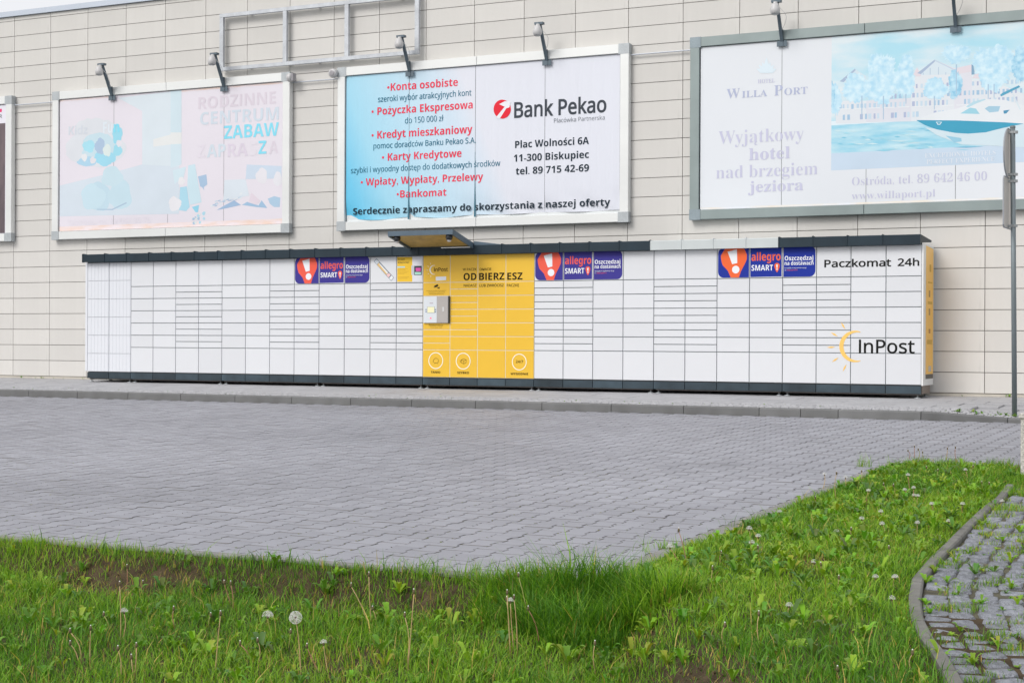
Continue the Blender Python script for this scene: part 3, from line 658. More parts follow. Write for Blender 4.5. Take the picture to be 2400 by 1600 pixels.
S3([(1180, 350), (1385, 452), (1385, 464), (1180, 364)], (.56, .68, .80), 4); S3([(1555, 400), (1572, 395), (1590, 500), (1555, 505)], (.26, .42, .58), 4)
rn = random.Random(5)
for gx in range(200, 2060, 44):
    for gy, hh in ((600, 40), (690, 44), (775, 48), (880, 52)):
        if gx < 480 and gy < 760: continue
        if rn.random() < .8 and not (1040 < gx < 1350 and gy < 560):
            w = rn.uniform(16, 30); x = gx + rn.uniform(-6, 6); y = gy - (gx - 1000) * .045
            S3([(x, y), (x + w, y - 2), (x + w, y + hh), (x, y + hh + 2)], rn.choice([(.40, .58, .76), (.52, .68, .82), (.60, .74, .85), (.46, .52, .70)]), 5)
for k in range(12): x = 200 + k * 150; S3([(x, 850 - k * 5), (x + 120, 846 - k * 5), (x + 120, 856 - k * 5), (x, 860 - k * 5)], (.82, .86, .90), 6)
for gx in (1060, 1130, 1215, 1290, 1345): S3([(gx, 505), (gx + 6, 504), (gx + 6, 400 + abs(gx - 1180) * .7), (gx, 402 + abs(gx - 1180) * .7)], (.45, .58, .72), 5)
m_t1 = print_noise('poster_tree', (.38, .64, .80), (.62, .79, .87), (1, 1, 1), 14, .32, .66, 8); m_t2 = print_noise('poster_tree_dark', (.22, .50, .70), (.52, .74, .85), (1, 1, 1), 14, .35, .68, 8)
for k, (cx, cy, rx, ry, mm) in enumerate([(365, 640, 120, 150, m_t1), (165, 760, 60, 160, m_t1), (130, 700, 30, 130, m_t2), (640, 500, 140, 220, m_t1), (620, 650, 170, 140, m_t1), (870, 560, 110, 170, m_t1), (890, 400, 75, 100, m_t1), (1190, 650, 130, 110, m_t1), (1390, 600, 70, 150, m_t2), (1400, 290, 150, 95, m_t1), (1790, 400, 215, 205, m_t1), (1760, 560, 110, 120, m_t1), (2050, 400, 80, 190, m_t2)]):
    blob(bb3, cx, cy, rx, ry, QH, bl1, y3 - .00004 * k, .13, k, 90, m=mm, clip=c3, name='tree_print')
for x, y0_, y1_ in ((650, 720, 960), (1170, 720, 860), (430, 720, 960), (1395, 400, 700), (1720, 600, 760), (1780, 600, 740), (880, 700, 800)): S3([(x, y0_), (x + 12, y0_), (x + 9, y1_), (x + 2, y1_)], (.42, .58, .74), 16)
for k in range(46):
    rn = random.Random(k + 9); x = rn.uniform(130, 1500); y = rn.uniform(1050, 1280); w = rn.uniform(50, 160); h = rn.uniform(3, 9)
    S3([(x, y), (x + w * .5, y - h), (x + w, y + 2), (x + w * .5, y + h)], rn.choice([(.24, .60, .78), (.66, .84, .89), (.32, .70, .85), (.40, .74, .86)]), 17)
S3([(1080, 1040), (1390, 1090), (1760, 1075), (2091, 1000), (2500, 1000), (2500, 1250), (1800, 1230), (1450, 1215), (1200, 1120)], (.66, .79, .86), 20)
S3([(1290, 1125), (1450, 1150), (1455, 1185), (1380, 1195)], (.34, .62, .78), 21); S3([(1370, 1245), (1500, 1230), (1680, 1238), (1500, 1250)], (.26, .56, .74), 21)
S3([(990, 966), (1180, 890), (1400, 850), (1560, 800), (1700, 750), (1900, 762), (2091, 815), (2500, 830), (2500, 1020), (2091, 1003), (1390, 972)], (.80, .84, .88), 22)
S3([(990, 968), (1390, 970), (1900, 990), (2091, 1004), (1880, 1045), (1700, 1092), (1520, 1106), (1390, 1098), (1200, 1062), (1080, 1018)], (.075, .38, .56), 24)
S3([(1440, 900), (1540, 840), (1600, 850), (1640, 905)], (.36, .66, .78), 24); S3([(1690, 850), (1730, 825), (1850, 825), (1830, 880), (1740, 890)], (.40, .62, .76), 24); S3([(1880, 870), (1945, 862), (1910, 900), (1885, 902)], (.10, .32, .50), 24)
S3([(1500, 830), (1570, 780), (1690, 750), (1700, 760), (1600, 800), (1520, 840)], (.50, .72, .82), 24); S3([(1845, 712), (1870, 690), (2040, 612), (2052, 630), (1990, 660), (1860, 725)], (.12, .40, .58), 24); S3([(1970, 700), (1985, 700), (2060, 860), (2045, 860)], (.70, .80, .86), 25)
S3([(1190, 985), (1255, 985), (1235, 1015), (1210, 1015)], (.70, .80, .86), 26); S3([(1203, 990), (1243, 990), (1230, 1007), (1215, 1007)], (.075, .38, .56), 27)
lv = ink((.545, .55, .695)); lv2 = ink((.44, .48, .64)); wh3 = ink((.70, .75, .82))
t3 = lambda s, L, R, c, m, **k: text_px(bb3, s, L, R, c, BY - .0018, m, Q3, **k)
t3('HOTEL', (722, 512), (826, 506), 23, lv, style='serif', off=-.006)
t3('W', (530, 606), (612, 600), 58, lv2, style='serif', off=-.006); t3('ILLA', (624, 601), (780, 590), 40, lv2, style='serif', off=-.006)
t3('P', (822, 588), (874, 584), 62, lv2, style='serif', off=-.006); t3('ORT', (884, 584), (1026, 576), 42, lv2, style='serif', off=-.006)
t3('Wyjątkowy', (480, 880), (1003, 862), 78, lv, style='serif', off=-.012)
t3('hotel', (668, 980), (918, 972), 72, lv, style='serif'); t3('nad brzegiem', (466, 1094), (1088, 1070), 74, lv, style='serif', off=-.012); t3('jeziora', (662, 1178), (1000, 1165), 66, lv, style='serif')
t3('Ostróda, tel. 89 642 46 00', (1298, 1136), (2125, 1106), 50, lv, style='serif', off=-.014)
t3('www.willaport.pl', (1296, 1222), (1808, 1205), 44, lv, style='serif', off=-.014)
t3('EXCEPTIONAL HOTELS', (1745, 968), (2178, 948), 27, wh3, style='serif', off=-.006); t3('PERFECT EXPERIENCE', (1755, 1005), (2172, 988), 27, wh3, style='serif', off=-.006)
for k in range(7):
    a = math.pi * (.12 + .76 * k / 6); cx, cy = 775, 450; L = 88 if k == 3 else 66
    ex, ey = cx + L * math.cos(a), cy - L * math.sin(a) * 1.1; px_, py_ = -math.sin(a) * 14, -math.cos(a) * 14; mx, my = cx + L * .55 * math.cos(a), cy - L * .6 * math.sin(a)
    shape(bb3, [(cx, cy), (mx + px_, my + py_), (ex, ey), (mx - px_, my - py_)], Q3, (.68, .78, .85), BY - .0014 - .0001 * k, name='logo')
rect(bb3, 13.63, 18.55, BZ0 + .152, BZ0 + .18, y3, print_noise('rust_pale', (.78, .72, .64), (.755, .785, .845), (1, 1, 3), 3))

# --- partial billboard on the far left
bb0 = billboard(-5.19, 0.055, 'white-framed billboard cut by the left picture edge with dark brown picture', m_fr1, m_cor, [-3.8, -2.57, -1.34], .155, mat('leaflet_white', (.74, .73, .80), .5, var=.02))
m_brown = print_noise('poster_brown', (.085, .062, .075), (.17, .125, .135), (1, 1, .4), 6, .3, .8)
rect(bb0, -5.03, P(12, 400, BY)[0], BZ0 + .16, P(10, 289, BY)[1], BY, m_brown)
xz = P(0, 256, BY), P(4.3, 263, BY); rect(bb0, xz[0][0] - .4, xz[1][0], xz[1][1], xz[0][1] + .0, BY - .0014, ink((.80, .06, .20)))
text_px(bb0, 'R', (-1, 277.5), (4.6, 277), 8, BY - .0014, DK)

# ------------------------------------------------------------------ lamps, cable boxes, conduits
m_arm = mat('lamp_arm_metal', (.10, .135, .165), .5, .3, var=.1, vscale=10); m_lampw = mat('lamp_housing', (.52, .515, .52), .45, var=.06, vscale=20)
def make_floodlight(loc, label):
    t = thing('floodlight', loc, label, 'floodlight', 'floodlights on arms above the billboards')
    def part(name, mb, m, sm=False):
        me = mesh_of(name, mb, m, smooth=sm); return link(name, me, t)
    part('bracket', MB().box(-.075, .075, -.012, -.002, -.085, .0).box(-.02, .02, -.02, -.012, -.085, .16).prism([(-.012, .02), (-.10, .155), (-.012, .155)], 'x', -.012, .012), m_arm)
    part('arm', MB().add([(-.022, -.02, -.02), (.022, -.02, -.02), (.022, .018, .0), (-.022, .018, .0), (-.02, -.29, .50), (.02, -.29, .50), (.02, -.25, .51), (-.02, -.25, .51)], [(0, 3, 2, 1), (4, 5, 6, 7), (0, 1, 5, 4), (1, 2, 6, 5), (2, 3, 7, 6), (3, 0, 4, 7)]), m_arm)
    part('cap', MB().box(-.075, .065, -.315, -.235, .50, .535), m_arm)
    h = part('lamp_head', MB().lathe([(.012, .10), (.045, .095), (.058, .06), (.068, .03), (.074, .0), (.066, -.035), (.05, -.055)], (-.005, -.345, .375), 14), m_lampw, True)
    link('lens', mesh_of('lens', MB().lathe([(.055, -.053), (.035, -.066)], (-.005, -.345, .375), 12), mat('lens', (.35, .36, .37), .25)), h)
    link('clamp', mesh_of('clamp', MB().lathe([(.03, 0), (.034, .02), (.03, .05)], (-.01, -.315, .455), 10), m_lampw), h)
    part('cable', MB().tube([(.05, -.32, .42), (.13, -.30, .33), (.14, -.26, .28), (.09, -.17, .2), (.03, -.10, .14)], .0035, 5), mat('cable', (.45, .45, .46), .6))
    return t
lx = [(P(263, 229, -.12)[0], 'floodlight leaning out above the left half of the pink play-centre billboard'), (P(525.5, 205, -.12)[0], 'floodlight leaning out above the right half of the pink play-centre billboard'),
      (P(960.5, 169, -.12)[0], 'floodlight over the blue part of the bank billboard'), (P(1282, 144, -.12)[0], 'floodlight over the white part of the bank billboard'),
      (P(1833, 101, -.12)[0], 'floodlight above the hotel logo on the grey-framed billboard'), (P(2240, 71, -.12)[0], 'floodlight above the printed houses and boat on the grey-framed billboard')]
fl = make_floodlight((lx[0][0], -.12, BZ1 - FW), lx[0][1])
for x, lab in lx[1:]: copy_tree(fl, (x, -.12, BZ1 - FW), None, lab)
for x, y, lab, sx in ((683, 183, 'round white lamp at the top right corner of the play-centre billboard', 1), (783, 173, 'round white lamp at the top left corner of the bank billboard', -1)):
    X, Z = P(x, y, -.14); t = thing('corner_lamp', (X, -.14, Z), lab, 'lamp', 'small lamps on billboard corners')
    obj('housing', MB().lathe([(.03, -.05), (.07, -.045), (.078, -.01), (.075, .03), (.05, .04)], (X, -.16, Z), 16, 'y' if sx < 0 else 'x'), m_lampw, t, True)
    if sx < 0: obj('lens', MB().lathe([(.05, -.004), (.035, -.008)], (X, -.208, Z - .0), 14, 'y'), mat('lens_dark', (.3, .29, .31), .3), t)
    else: obj('mount', MB().box(X + .042, X + .075, -.21, -.11, Z - .06, Z + .07), mat('lens_dark', (.3, .29, .31), .3), t)
for a, b_, lab in ((.06, 1.03, 'thin cable pipe between the cut-off billboard and the play-centre billboard'), (6.30, 7.24, 'thin cable pipe between the play-centre and bank billboards'), (12.49, 13.46, 'thin cable pipe between the bank and hotel billboards')):
    z = 5.075; t = thing('conduit', (a, -.05, z), lab, 'conduit', 'cable pipes between billboards'); obj('pipe', MB().tube([(a, -.05, z), (b_, -.05, z)], .011, 8), mat('conduit', (.50, .53, .58), .5, .3), t)

# ------------------------------------------------------------------ empty sign frame above
m_galv = mat('galvanised_steel', (.50, .525, .56), .42, .35, var=.16, vscale=5, fine=.12, fscale=60)
ef = thing('empty_sign_frame', (6.8, -.1, 5.35), 'empty galvanised steel frame mounted above the gap between two billboards', 'metal frame')
EX0, EX1, EZ0, EZ1 = 4.83, 8.805, 5.362, 6.352
obj('frame_bar', MB().box(EX0, EX1, -.13, -.07, EZ1 - .062, EZ1), m_galv, ef); obj('frame_bar', MB().box(EX0, EX1, -.13, -.07, EZ0, EZ0 + .062), m_galv, ef)
for x in (EX0, 6.150, 7.385, EX1 - .075): obj('frame_bar', MB().box(x, x + .075, -.128, -.072, EZ0 + .064, EZ1 - .064), m_galv, ef)
for x in (5.4, 6.8, 8.4):
    for z in (EZ0 + .02, EZ1 - .04): obj('wall_bracket', MB().box(x, x + .04, -.069, -.0, z, z + .02), m_galv, ef)

# ================================================================== PARCEL LOCKERS
LX0, LP, LY = 2.497, 0.48497, -0.80                # left end, column pitch, door plane
m_door = mat('locker_white', (.665, .68, .71), .36, var=.02, vscale=1.2, isl=.028, fine=.01)
m_yel = mat('locker_yellow', (.76, .465, .03), .42, var=.03, vscale=3)
m_body = mat('locker_carcass', (.20, .245, .25), .6); m_bodyy = mat('locker_carcass_light', (.62, .57, .45), .6)
m_dark = mat('locker_anthracite', (.014, .028, .040), .5, spec=.3, var=.18, vscale=3, isl=.12); m_plin = mat('locker_plinth', (.036, .055, .070), .55, spec=.3, var=.30, vscale=4, isl=.3, fine=.1)
m_lgt = mat('locker_roof_grey', (.52, .56, .565), .45, var=.05); m_foot = mat('foot_steel', (.42, .45, .47), .45, .4)
U = .1055; ZP1 = .122                              # smallest door pitch, top of plinth
C0, C1 = (ZP1 + .004, ZP1 + 4.07 * U), None
zA = ZP1 + 4.07 * U; zT = zA + 10 * U; zTop = zT + 4.07 * U
me_cache = {}
def door(parent, x, z0, z1, yellow=False, name='door'):
    g = .0048; k = (round(z1 - z0, 4), yellow)
    if k not in me_cache: me_cache[k] = mesh_of('door', MB().bbox(g, LP - g, -.018, 0, g, z1 - z0 - g, .004), m_yel if yellow else m_door)
    p = wpos(parent); return link(name, me_cache[k], parent, (x - p[0], LY + .018 - p[1] + random.uniform(0, .0009), z0 - p[2]))
DOORS = {}
def column(parent, i, kind, yellow=False):
    x = LX0 + i * LP; d = []
    d.append(door(parent, x, ZP1, zA, yellow)); B = [(zA + k * 2 * U, zA + (k + 1) * 2 * U) for k in range(5)]; A = [(zA + k * U, zA + (k + 1) * U) for k in range(10)]
    rows = {'B': B, 'A': A, 'M': [B[0]] + A[2:10], 'T': A[0:3] + [(zA + 3 * U, zA + 4 * U)] + [B[4]]}[kind]
    for a, b_ in rows: d.append(door(parent, x, a, b_, yellow))
    DOORS[i] = door(parent, x, zT, zTop, yellow)
kinds = 'RR' + 'BBAA' + 'BBAA' + 'BBAA' + 'TMBB' + 'AABB' + 'AABB' + 'BBAA' + 'BB'
# column index -> layout, exactly as counted in the photograph
kinds = list('RR BB AA BB AA BB AA TMBB AA BB AA BB AA BB'.replace(' ', ''))
mods = [(0, 2, 'narrow ribbed white locker cabinet at the far left end of the locker row'), (2, 6, 'white locker cabinet right beside the ribbed end cabinet'),
        (6, 10, 'white locker cabinet whose top right door has the leftmost orange pin sticker'), (10, 14, 'white locker cabinet with a ruler-like sticker, directly left of the yellow cabinet'),
        (14, 18, 'yellow locker cabinet with screen terminal and raised canopy'), (18, 22, 'white locker cabinet with purple stickers directly right of the yellow cabinet'),
        (22, 26, 'white locker cabinet with pale grey roof tiles'), (26, 30, 'white locker cabinet with dark sun logo at the right end of the row')]
m_rib = mat('ribbed_white', (.68, .70, .745), .45, var=.01)
modobj = []
for a, b_, lab in mods:
    x0, x1 = LX0 + a * LP, LX0 + b_ * LP
    t = thing('parcel_locker', ((x0 + x1) / 2, -.45, float(walk_z(-.5))), lab, 'parcel locker', 'parcel locker cabinets standing in a row'); modobj.append(t)
    yb = LY + .02; back = -.115
    obj('carcass', MB().box(x0 + .003, x1 - .003, yb, back, ZP1 + .002, zTop + .01), m_bodyy if a == 14 else m_body, t)
    if a == 14: obj('door_frame', MB().box(x0 + .002, x1 - .002, LY + .004, LY + .0195, ZP1 + .001, zTop), mat('frame_cream', (.66, .60, .44), .5), t)
    for i in range(a, b_):
        x = LX0 + i * LP
        if kinds[i] == 'R':
            zr = np.linspace(ZP1, zTop, 7)
            for j in range(6):
                mb = MB()
                for k in range(6): w = (LP - .03) / 6; mb.bbox(x + .012 + k * w + .0004, x + .012 + (k + 1) * w - .0004, LY, LY + .012, zr[j] + .004, zr[j + 1] - .004, .0022)
                mb.box(x + .006, x + LP - .006, LY + .004, LY + .018, zr[j] + .002, zr[j + 1] - .002)
                obj('ribbed_panel', mb, m_rib, t)
        else: column(t, i, kinds[i], 14 <= i < 18)
        obj('plinth_panel', MB().box(x + .005, x + LP - .005, LY - .004, LY + .02, .004, ZP1 - .012), m_plin, t)
        rf = m_lgt if 22 <= i < 26 else m_dark; dz = .012 * (1 - i / 29)
        obj('roof_tile', MB().prism([(-.895, 2.03 + dz), (-.895, 2.158 + dz), (-.885, 2.168 + dz), (-.13, 2.128 + dz), (-.13, 2.10 + dz), (-.80, 2.06 + dz), (-.86, 2.03 + dz)], 'x', x - .033 + .006 + (0 if i else .0), x + LP - .033 + (.03 if i == 29 else -.006)), rf, t)
        obj('roof_seam', MB().prism([(-.903, 2.027 + dz), (-.903, 2.172 + dz), (-.88, 2.182 + dz), (-.12, 2.140 + dz), (-.12, 2.12 + dz), (-.85, 2.13 + dz), (-.86, 2.027 + dz)], 'x', x - .033 - .006, x - .033 + .0065), m_lgt if 23 <= i < 26 else m_dark, t)
    obj('plinth', MB().box(x0 + .004, x1 - .004, LY + .021, back - .1, .012, ZP1 - .001), mat('plinth_inner', (.06, .065, .07), .7), t)
    obj('lower_rail', MB().box(x0 + .03, x1 - .03, LY + .035, LY + .075, -.014, .008), mat('rail_taupe', (.14, .125, .12), .7), t)
    zg = float(walk_z(LY + .05))
    for x in (x0 + .06, x1 - .06):
        for y in (LY + .055, -.25):
            zg = float(walk_z(y)) + .001
            obj('foot', MB().lathe([(.045, 0), (.047, .006), (.02, .014), (.009, .018), (.009, .03 - zg)], (x, y, zg), 10), m_foot, t, True)
    obj('roof_fascia', MB().box(x0 + .0, x1 - .0, LY + .002, LY + .022, zTop - .004, 2.06), mat('fascia_dark', (.03, .045, .055), .6), t)
# side panels at both ends of the row
t7 = modobj[-1]; xe = LX0 + 30 * LP
obj('side_panel', MB().box(xe + .001, xe + .022, LY - .003, -.10, ZP1 - .006, 2.045), mat('side_white', (.76, .765, .76), .35), t7)
sp = obj('side_sticker', MB().add([(xe + .0235, LY + .165, .205), (xe + .0235, -.125, .205), (xe + .0235, -.125, 2.005), (xe + .0235, LY + .165, 2.03)], [(0, 1, 2, 3)]), mat('side_orange', (.95, .53, .07), .3, var=.05, vscale=2), t7)
for za, zb_, c, ya, yb_ in ((.205, .268, (.16, .15, .13), .165, .675), (1.68, 1.78, (.62, .38, .10), .40, .52), (1.52, 1.54, (.70, .42, .1), .3, .6), (1.33, 1.42, (.45, .30, .14), .36, .46), (1.08, 1.17, (.48, .32, .15), .36, .46), (.83, .89, (.50, .28, .12), .36, .48), (1.23, 1.27, (.6, .38, .1), .3, .6), (.68, .74, (.6, .38, .1), .26, .6), (.30, .38, (.55, .50, .42), .35, .55)):
    obj('side_print', MB().add([(xe + .0245, LY + ya, za), (xe + .0245, LY + yb_, za), (xe + .0245, LY + yb_, zb_), (xe + .0245, LY + ya, zb_)], [(0, 1, 2, 3)]), ink(c), t7)
obj('side_plinth', MB().box(xe - .006, xe + .006, LY + .03, -.24, .004, ZP1 - .006), mat('plinth_side', (.20, .165, .14), .6, var=.2), t7)
obj('side_panel', MB().box(LX0 - .047, LX0 - .001, LY + .001, -.12, ZP1 + .01, 2.04), m_rib, modobj[0])

# --- stickers (measured on the left set, door-local metres)
m_blue = mat('sticker_violet', (.050, .042, .26), .5, var=.05, spec=.15); m_blue2 = mat('sticker_blue', (.016, .035, .30), .5, var=.05, spec=.15)
m_or = mat('sticker_coral', (.80, .115, .075), .5, spec=.15); m_or2 = mat('sticker_orange', (.82, .14, .045), .5, spec=.15); m_w = ink((.80, .82, .86))
def arc(cx, cz, r, a0, a1, n=8): return [(cx + r * math.cos(math.radians(a0 + (a1 - a0) * k / n)), cz + r * math.sin(math.radians(a0 + (a1 - a0) * k / n))) for k in range(n + 1)]
def pin(X, Z, w, h):
    pts = []
    for k in range(21):
        t = math.pi * k / 20; pts.append((X + w / 2 * math.cos(t), Z + h * .22 + h * .28 * math.sin(t)))
    pts += [(X - w * .47, Z + h * .05), (X - w * .33, Z - h * .2), (X - w * .08, Z - h * .5), (X + w * .08, Z - h * .5), (X + w * .33, Z - h * .2), (X + w * .47, Z + h * .05)]
    return pts
def sticker_set(i, bm, om):
    t = [m_ for m_, (a, b_, _) in zip(modobj, mods) if a <= i < b_][0]
    sf = LY - .0015; z0, z1 = zT + .012, zTop + .0; xs = [LX0 + (i + k) * LP for k in range(3)]
    def D(k): return DOORS[i + k]
    def put(k, pts, m, lay=0, nm='sticker'): return obj(nm, MB().poly(pts, sf - .0006 * lay), m, D(k))
    x = xs[0]; a, b_ = x + .015, x + LP - .010
    put(0, arc(a + .085, z1 - .075, .085, 180, 90) + [(b_, z1 + .01), (b_, z0)] + arc(a + .085, z0 + .085, .085, 270, 180), bm)
    cx = x + .252; pp = [(cx - .13, z1), (cx - .165, z1 - .05)] + [(cx - .196 + .03 * (k / 5) ** 2 * 1.0, z1 - .10 - .028 * k) for k in range(6)] + [(cx - .09, z0 + .10), (cx - .045, z0), (cx + .075, z0), (cx + .105, z0 + .09), (cx + .165, z0 + .20), (cx + .192, z0 + .26), (cx + .192, z1 - .09), (cx + .165, z1 - .03), (cx + .145, z1)]
    put(0, pp, om, 1, 'pin_print')
    put(0, [(cx - .095, z1 - .045), (cx + .045, z1 - .012), (cx + .05, z1 - .21), (cx - .025, z1 - .225)], m_w, 2, 'mark_print')
    put(0, arc(cx + .028, z0 + .115, .055, 0, 345, 22), m_w, 2, 'mark_print')
    x = xs[1]; put(1, [(x + .012, z0 + .004), (x + LP - .016, z0 + .008), (x + LP - .016, z1 + .01), (x + .012, z1 + .01)], bm)
    text(D(1), 'allegro', x + .028, x + LP - .03, z0 + .235, .115, sf - .0012, om, style='bold')
    text(D(1), 'SMART', x + .028, x + .345, z0 + .095, .08, sf - .0012, m_w, style='bold')
    put(1, pin(x + .402, z0 + .135, .078, .13), om, 1, 'pin_print'); put(1, [(x + .388, z0 + .175), (x + .414, z0 + .178), (x + .410, z0 + .128), (x + .396, z0 + .128)], m_w, 2, 'mark_print'); put(1, arc(x + .403, z0 + .110, .011, 0, 330, 10), m_w, 2, 'mark_print')
    x = xs[2]; a, b_ = x + .012, x + LP - .015
    put(2, [(a, z0), (b_ - .085, z0)] + arc(b_ - .085, z0 + .085, .085, 270, 360) + arc(b_ - .085, z1 - .07, .085, 0, 90) + [(a, z1 + .012)], bm)
    text(D(2), 'Oszczędzaj', x + .028, x + LP - .045, z0 + .232, .062, sf - .0012, m_w, style='bold')
    text(D(2), 'na dostawach', x + .028, x + LP - .042, z0 + .165, .055, sf - .0012, m_w, style='bold')
    text(D(2), 'Szczegóły w regulaminie usługi', x + .028, x + .34, z0 + .118, .017, sf - .0012, m_w, off=.0)
    text(D(2), 'na', x + .028, x + .05, z0 + .088, .015, sf - .0012, m_w); text(D(2), 'allegro.pl/smart', x + .058, x + .215, z0 + .088, .017, sf - .0012, om)
sticker_set(9, m_blue, m_or); sticker_set(18, m_blue, m_or); sticker_set(24, m_blue2, m_or2)
# ruler-like sticker and notice, columns 12 and 13
def QS(x, y): return (680 + x / 7.35, 580 + y / 7.35)
SY = LY - .0012
def sp_(door_i, pts, c, lay=0, T=QS, nm='sticker'): return shape(DOORS[door_i], pts, T, c, SY - .0006 * lay, nm)
sp_(12, [(1440, 240), (1490, 188), (1790, 520), (1740, 578)], (.20, .25, .30), 0); sp_(12, [(1450, 240), (1490, 198), (1535, 248), (1495, 292)], (.62, .67, .72), 1)
sp_(12, [(1530, 262), (1690, 432), (1655, 470), (1500, 300)], (.72, .50, .22), 1); sp_(12, [(1520, 268), (1560, 292), (1690, 436), (1668, 452)], (.80, .80, .80), 2); sp_(12, [(1660, 470), (1700, 440), (1735, 475), (1690, 520)], (.82, .55, .55), 1); sp_(12, [(1705, 530), (1748, 482), (1780, 520), (1740, 568)], (.76, .78, .80), 1)
sp_(13, [(1845, 165), (2105, 163), (2105, 590), (1845, 592)], (.82, .53, .06), 0); sp_(13, [(2105, 160), (2275, 158), (2275, 575), (2105, 590)], (.72, .73, .78), 0)
sp_(13, [(1845, 328), (1978, 326), (1978, 348), (1845, 350)], (.45, .68, .76), 1); sp_(13, [(2090, 310), (2140, 318), (2140, 468), (2090, 476)], (.55, .58, .64), 1); sp_(13, [(2138, 318), (2268, 318), (2268, 476), (2138, 476)], (.06, .08, .09), 1)
sp_(13, [(2160, 350), (2250, 350), (2250, 410), (2170, 415)], (.72, .12, .42), 2); sp_(13, [(2148, 425), (2255, 425), (2255, 465), (2148, 465)], (.42, .74, .62), 2)
text_px(DOORS[13], 'Drogi', (1858, 222), (1975, 220), 32, SY - .001, ink((.16, .12, .05)), QS, off=.01); text_px(DOORS[13], 'Kliencie!', (1858, 276), (2050, 274), 32, SY - .001, ink((.16, .12, .05)), QS, off=.01)
for k, w in enumerate((170, 130, 185, 150, 110)): sp_(13, [(1860, 366 + k * 22), (1860 + w, 365 + k * 22), (1860 + w, 371 + k * 22), (1860, 372 + k * 22)], (.55, .34, .05), 1, nm='small_print')
for k, w in enumerate((190, 160)): sp_(13, [(1860, 508 + k * 22), (1860 + w, 507 + k * 22), (1860 + w, 513 + k * 22), (1860, 514 + k * 22)], (.50, .30, .05), 1, nm='small_print')

# --- yellow cabinet: prints, terminal, canopy
ty = modobj[4]
def QY(x, y): return (980 + x / 5.6, 600 + y / 5.6)
BKY = ink((.012, .013, .012)); PALE = ink((.88, .84, .70)); BRN = ink((.075, .055, .015))
ty_ = lambda s, L, R, c, m, **k: text_px(ty, s, L, R, c, LY - .002, m, QY, **k)
ty_('InPost', (210, 204), (390, 200), 50, BKY, off=.008)
ty_('W PACZK', (586, 192), (768, 191), 32, BRN, off=.012); ty_('OMACIE', (806, 190), (960, 189), 32, BRN, off=.012)
ty_('OD', (596, 318), (766, 316), 92, BKY, style='bold'); ty_('BIERZ', (800, 315), (1132, 312), 92, BKY, style='bold'); ty_('ESZ', (1170, 312), (1370, 309), 92, BKY, style='bold')
ty_('NADASZ', (598, 404), (766, 403), 34, BRN, off=.012); ty_('LUB ZWRÓCISZ', (806, 403), (1124, 402), 34, BRN, off=.012); ty_('PACZKĘ', (1164, 402), (1324, 400), 34, BRN, off=.012)
ty_('TANIO', (168, 1538), (290, 1537), 28, BKY, style='bold'); ty_('SZYBKO', (514, 1545), (668, 1544), 28, BKY, style='bold'); ty_('WYGODNIE', (1213, 1560), (1444, 1558), 28, BKY, style='bold')
ty_('24/7', (1282, 1402), (1378, 1401), 34, BRN, off=.012); ty_('Paczkomaty.pl', (143, 918), (327, 916), 18, BRN, off=.006); ty_('722 444 000', (158, 948), (315, 946), 18, ink((.45, .30, .06)))
for k, w in enumerate((130, 110, 95)): ty_(['Uwaga! Dla Twojego bezpieczeństwa', 'urządzenie jest monitorowane', 'całą dobę przez 365 dni w roku'][k], (240 - w, 460 + 21 * k), (240 + w, 459 + 21 * k), 9, BRN)
def ring(cx, cy, r0, r1):
    pts = [P(*QY(cx + r1 * math.cos(t) * .96, cy + r1 * 1.09 * math.sin(t)), LY - .002) for t in np.linspace(0, 2 * math.pi, 33)[:-1]]; inn = [P(*QY(cx + r0 * math.cos(t) * .96, cy + r0 * 1.09 * math.sin(t)), LY - .002) for t in np.linspace(0, 2 * math.pi, 33)[:-1]]
    mb = MB(); mb.v = [(p[0], LY - .002, p[1]) for p in pts + inn]; mb.f = [(i, (i + 1) % 32, 32 + (i + 1) % 32, 32 + i) for i in range(32)]; obj('ring_print', mb, PALE, ty)
for cx, cy in ((232, 1372), (592, 1378), (1328, 1390)): ring(cx, cy, 90, 101)
def stroke(parent, pts, w, T, m, Y, nm='icon_print', closed=False):
    pts = [P(*T(*p), Y) for p in pts]; mb = MB(); n = len(pts)
    for i in range(n if closed else n - 1):
        a, b_ = pts[i], pts[(i + 1) % n]; d = math.hypot(b_[0] - a[0], b_[1] - a[1]) or 1; nx, nz = -(b_[1] - a[1]) / d * w, (b_[0] - a[0]) / d * w
        o = len(mb.v); mb.v += [(a[0] + nx, Y, a[1] + nz), (a[0] - nx, Y, a[1] - nz), (b_[0] - nx, Y, b_[1] - nz), (b_[0] + nx, Y, b_[1] + nz)]; mb.f.append((o, o + 1, o + 2, o + 3))
    return obj(nm, mb, m, parent)
YI = LY - .002
stroke(ty, [(200, 1370), (215, 1345), (240, 1340), (262, 1352), (268, 1375), (258, 1398), (252, 1410), (244, 1402), (222, 1402), (216, 1410), (208, 1396), (196, 1388)], .0022, QY, BRN, YI, closed=True)
stroke(ty, [(566, 1362), (598, 1346), (630, 1360), (630, 1398), (598, 1414), (566, 1400)], .0022, QY, BRN, YI, closed=True); stroke(ty, [(566, 1362), (598, 1376), (630, 1360)], .0022, QY, BRN, YI); stroke(ty, [(598, 1376), (598, 1414)], .0022, QY, BRN, YI)
for k in range(3): stroke(ty, [(545 + 4 * k, 1372 + 12 * k), (562, 1371 + 12 * k)], .002, QY, BRN, YI)
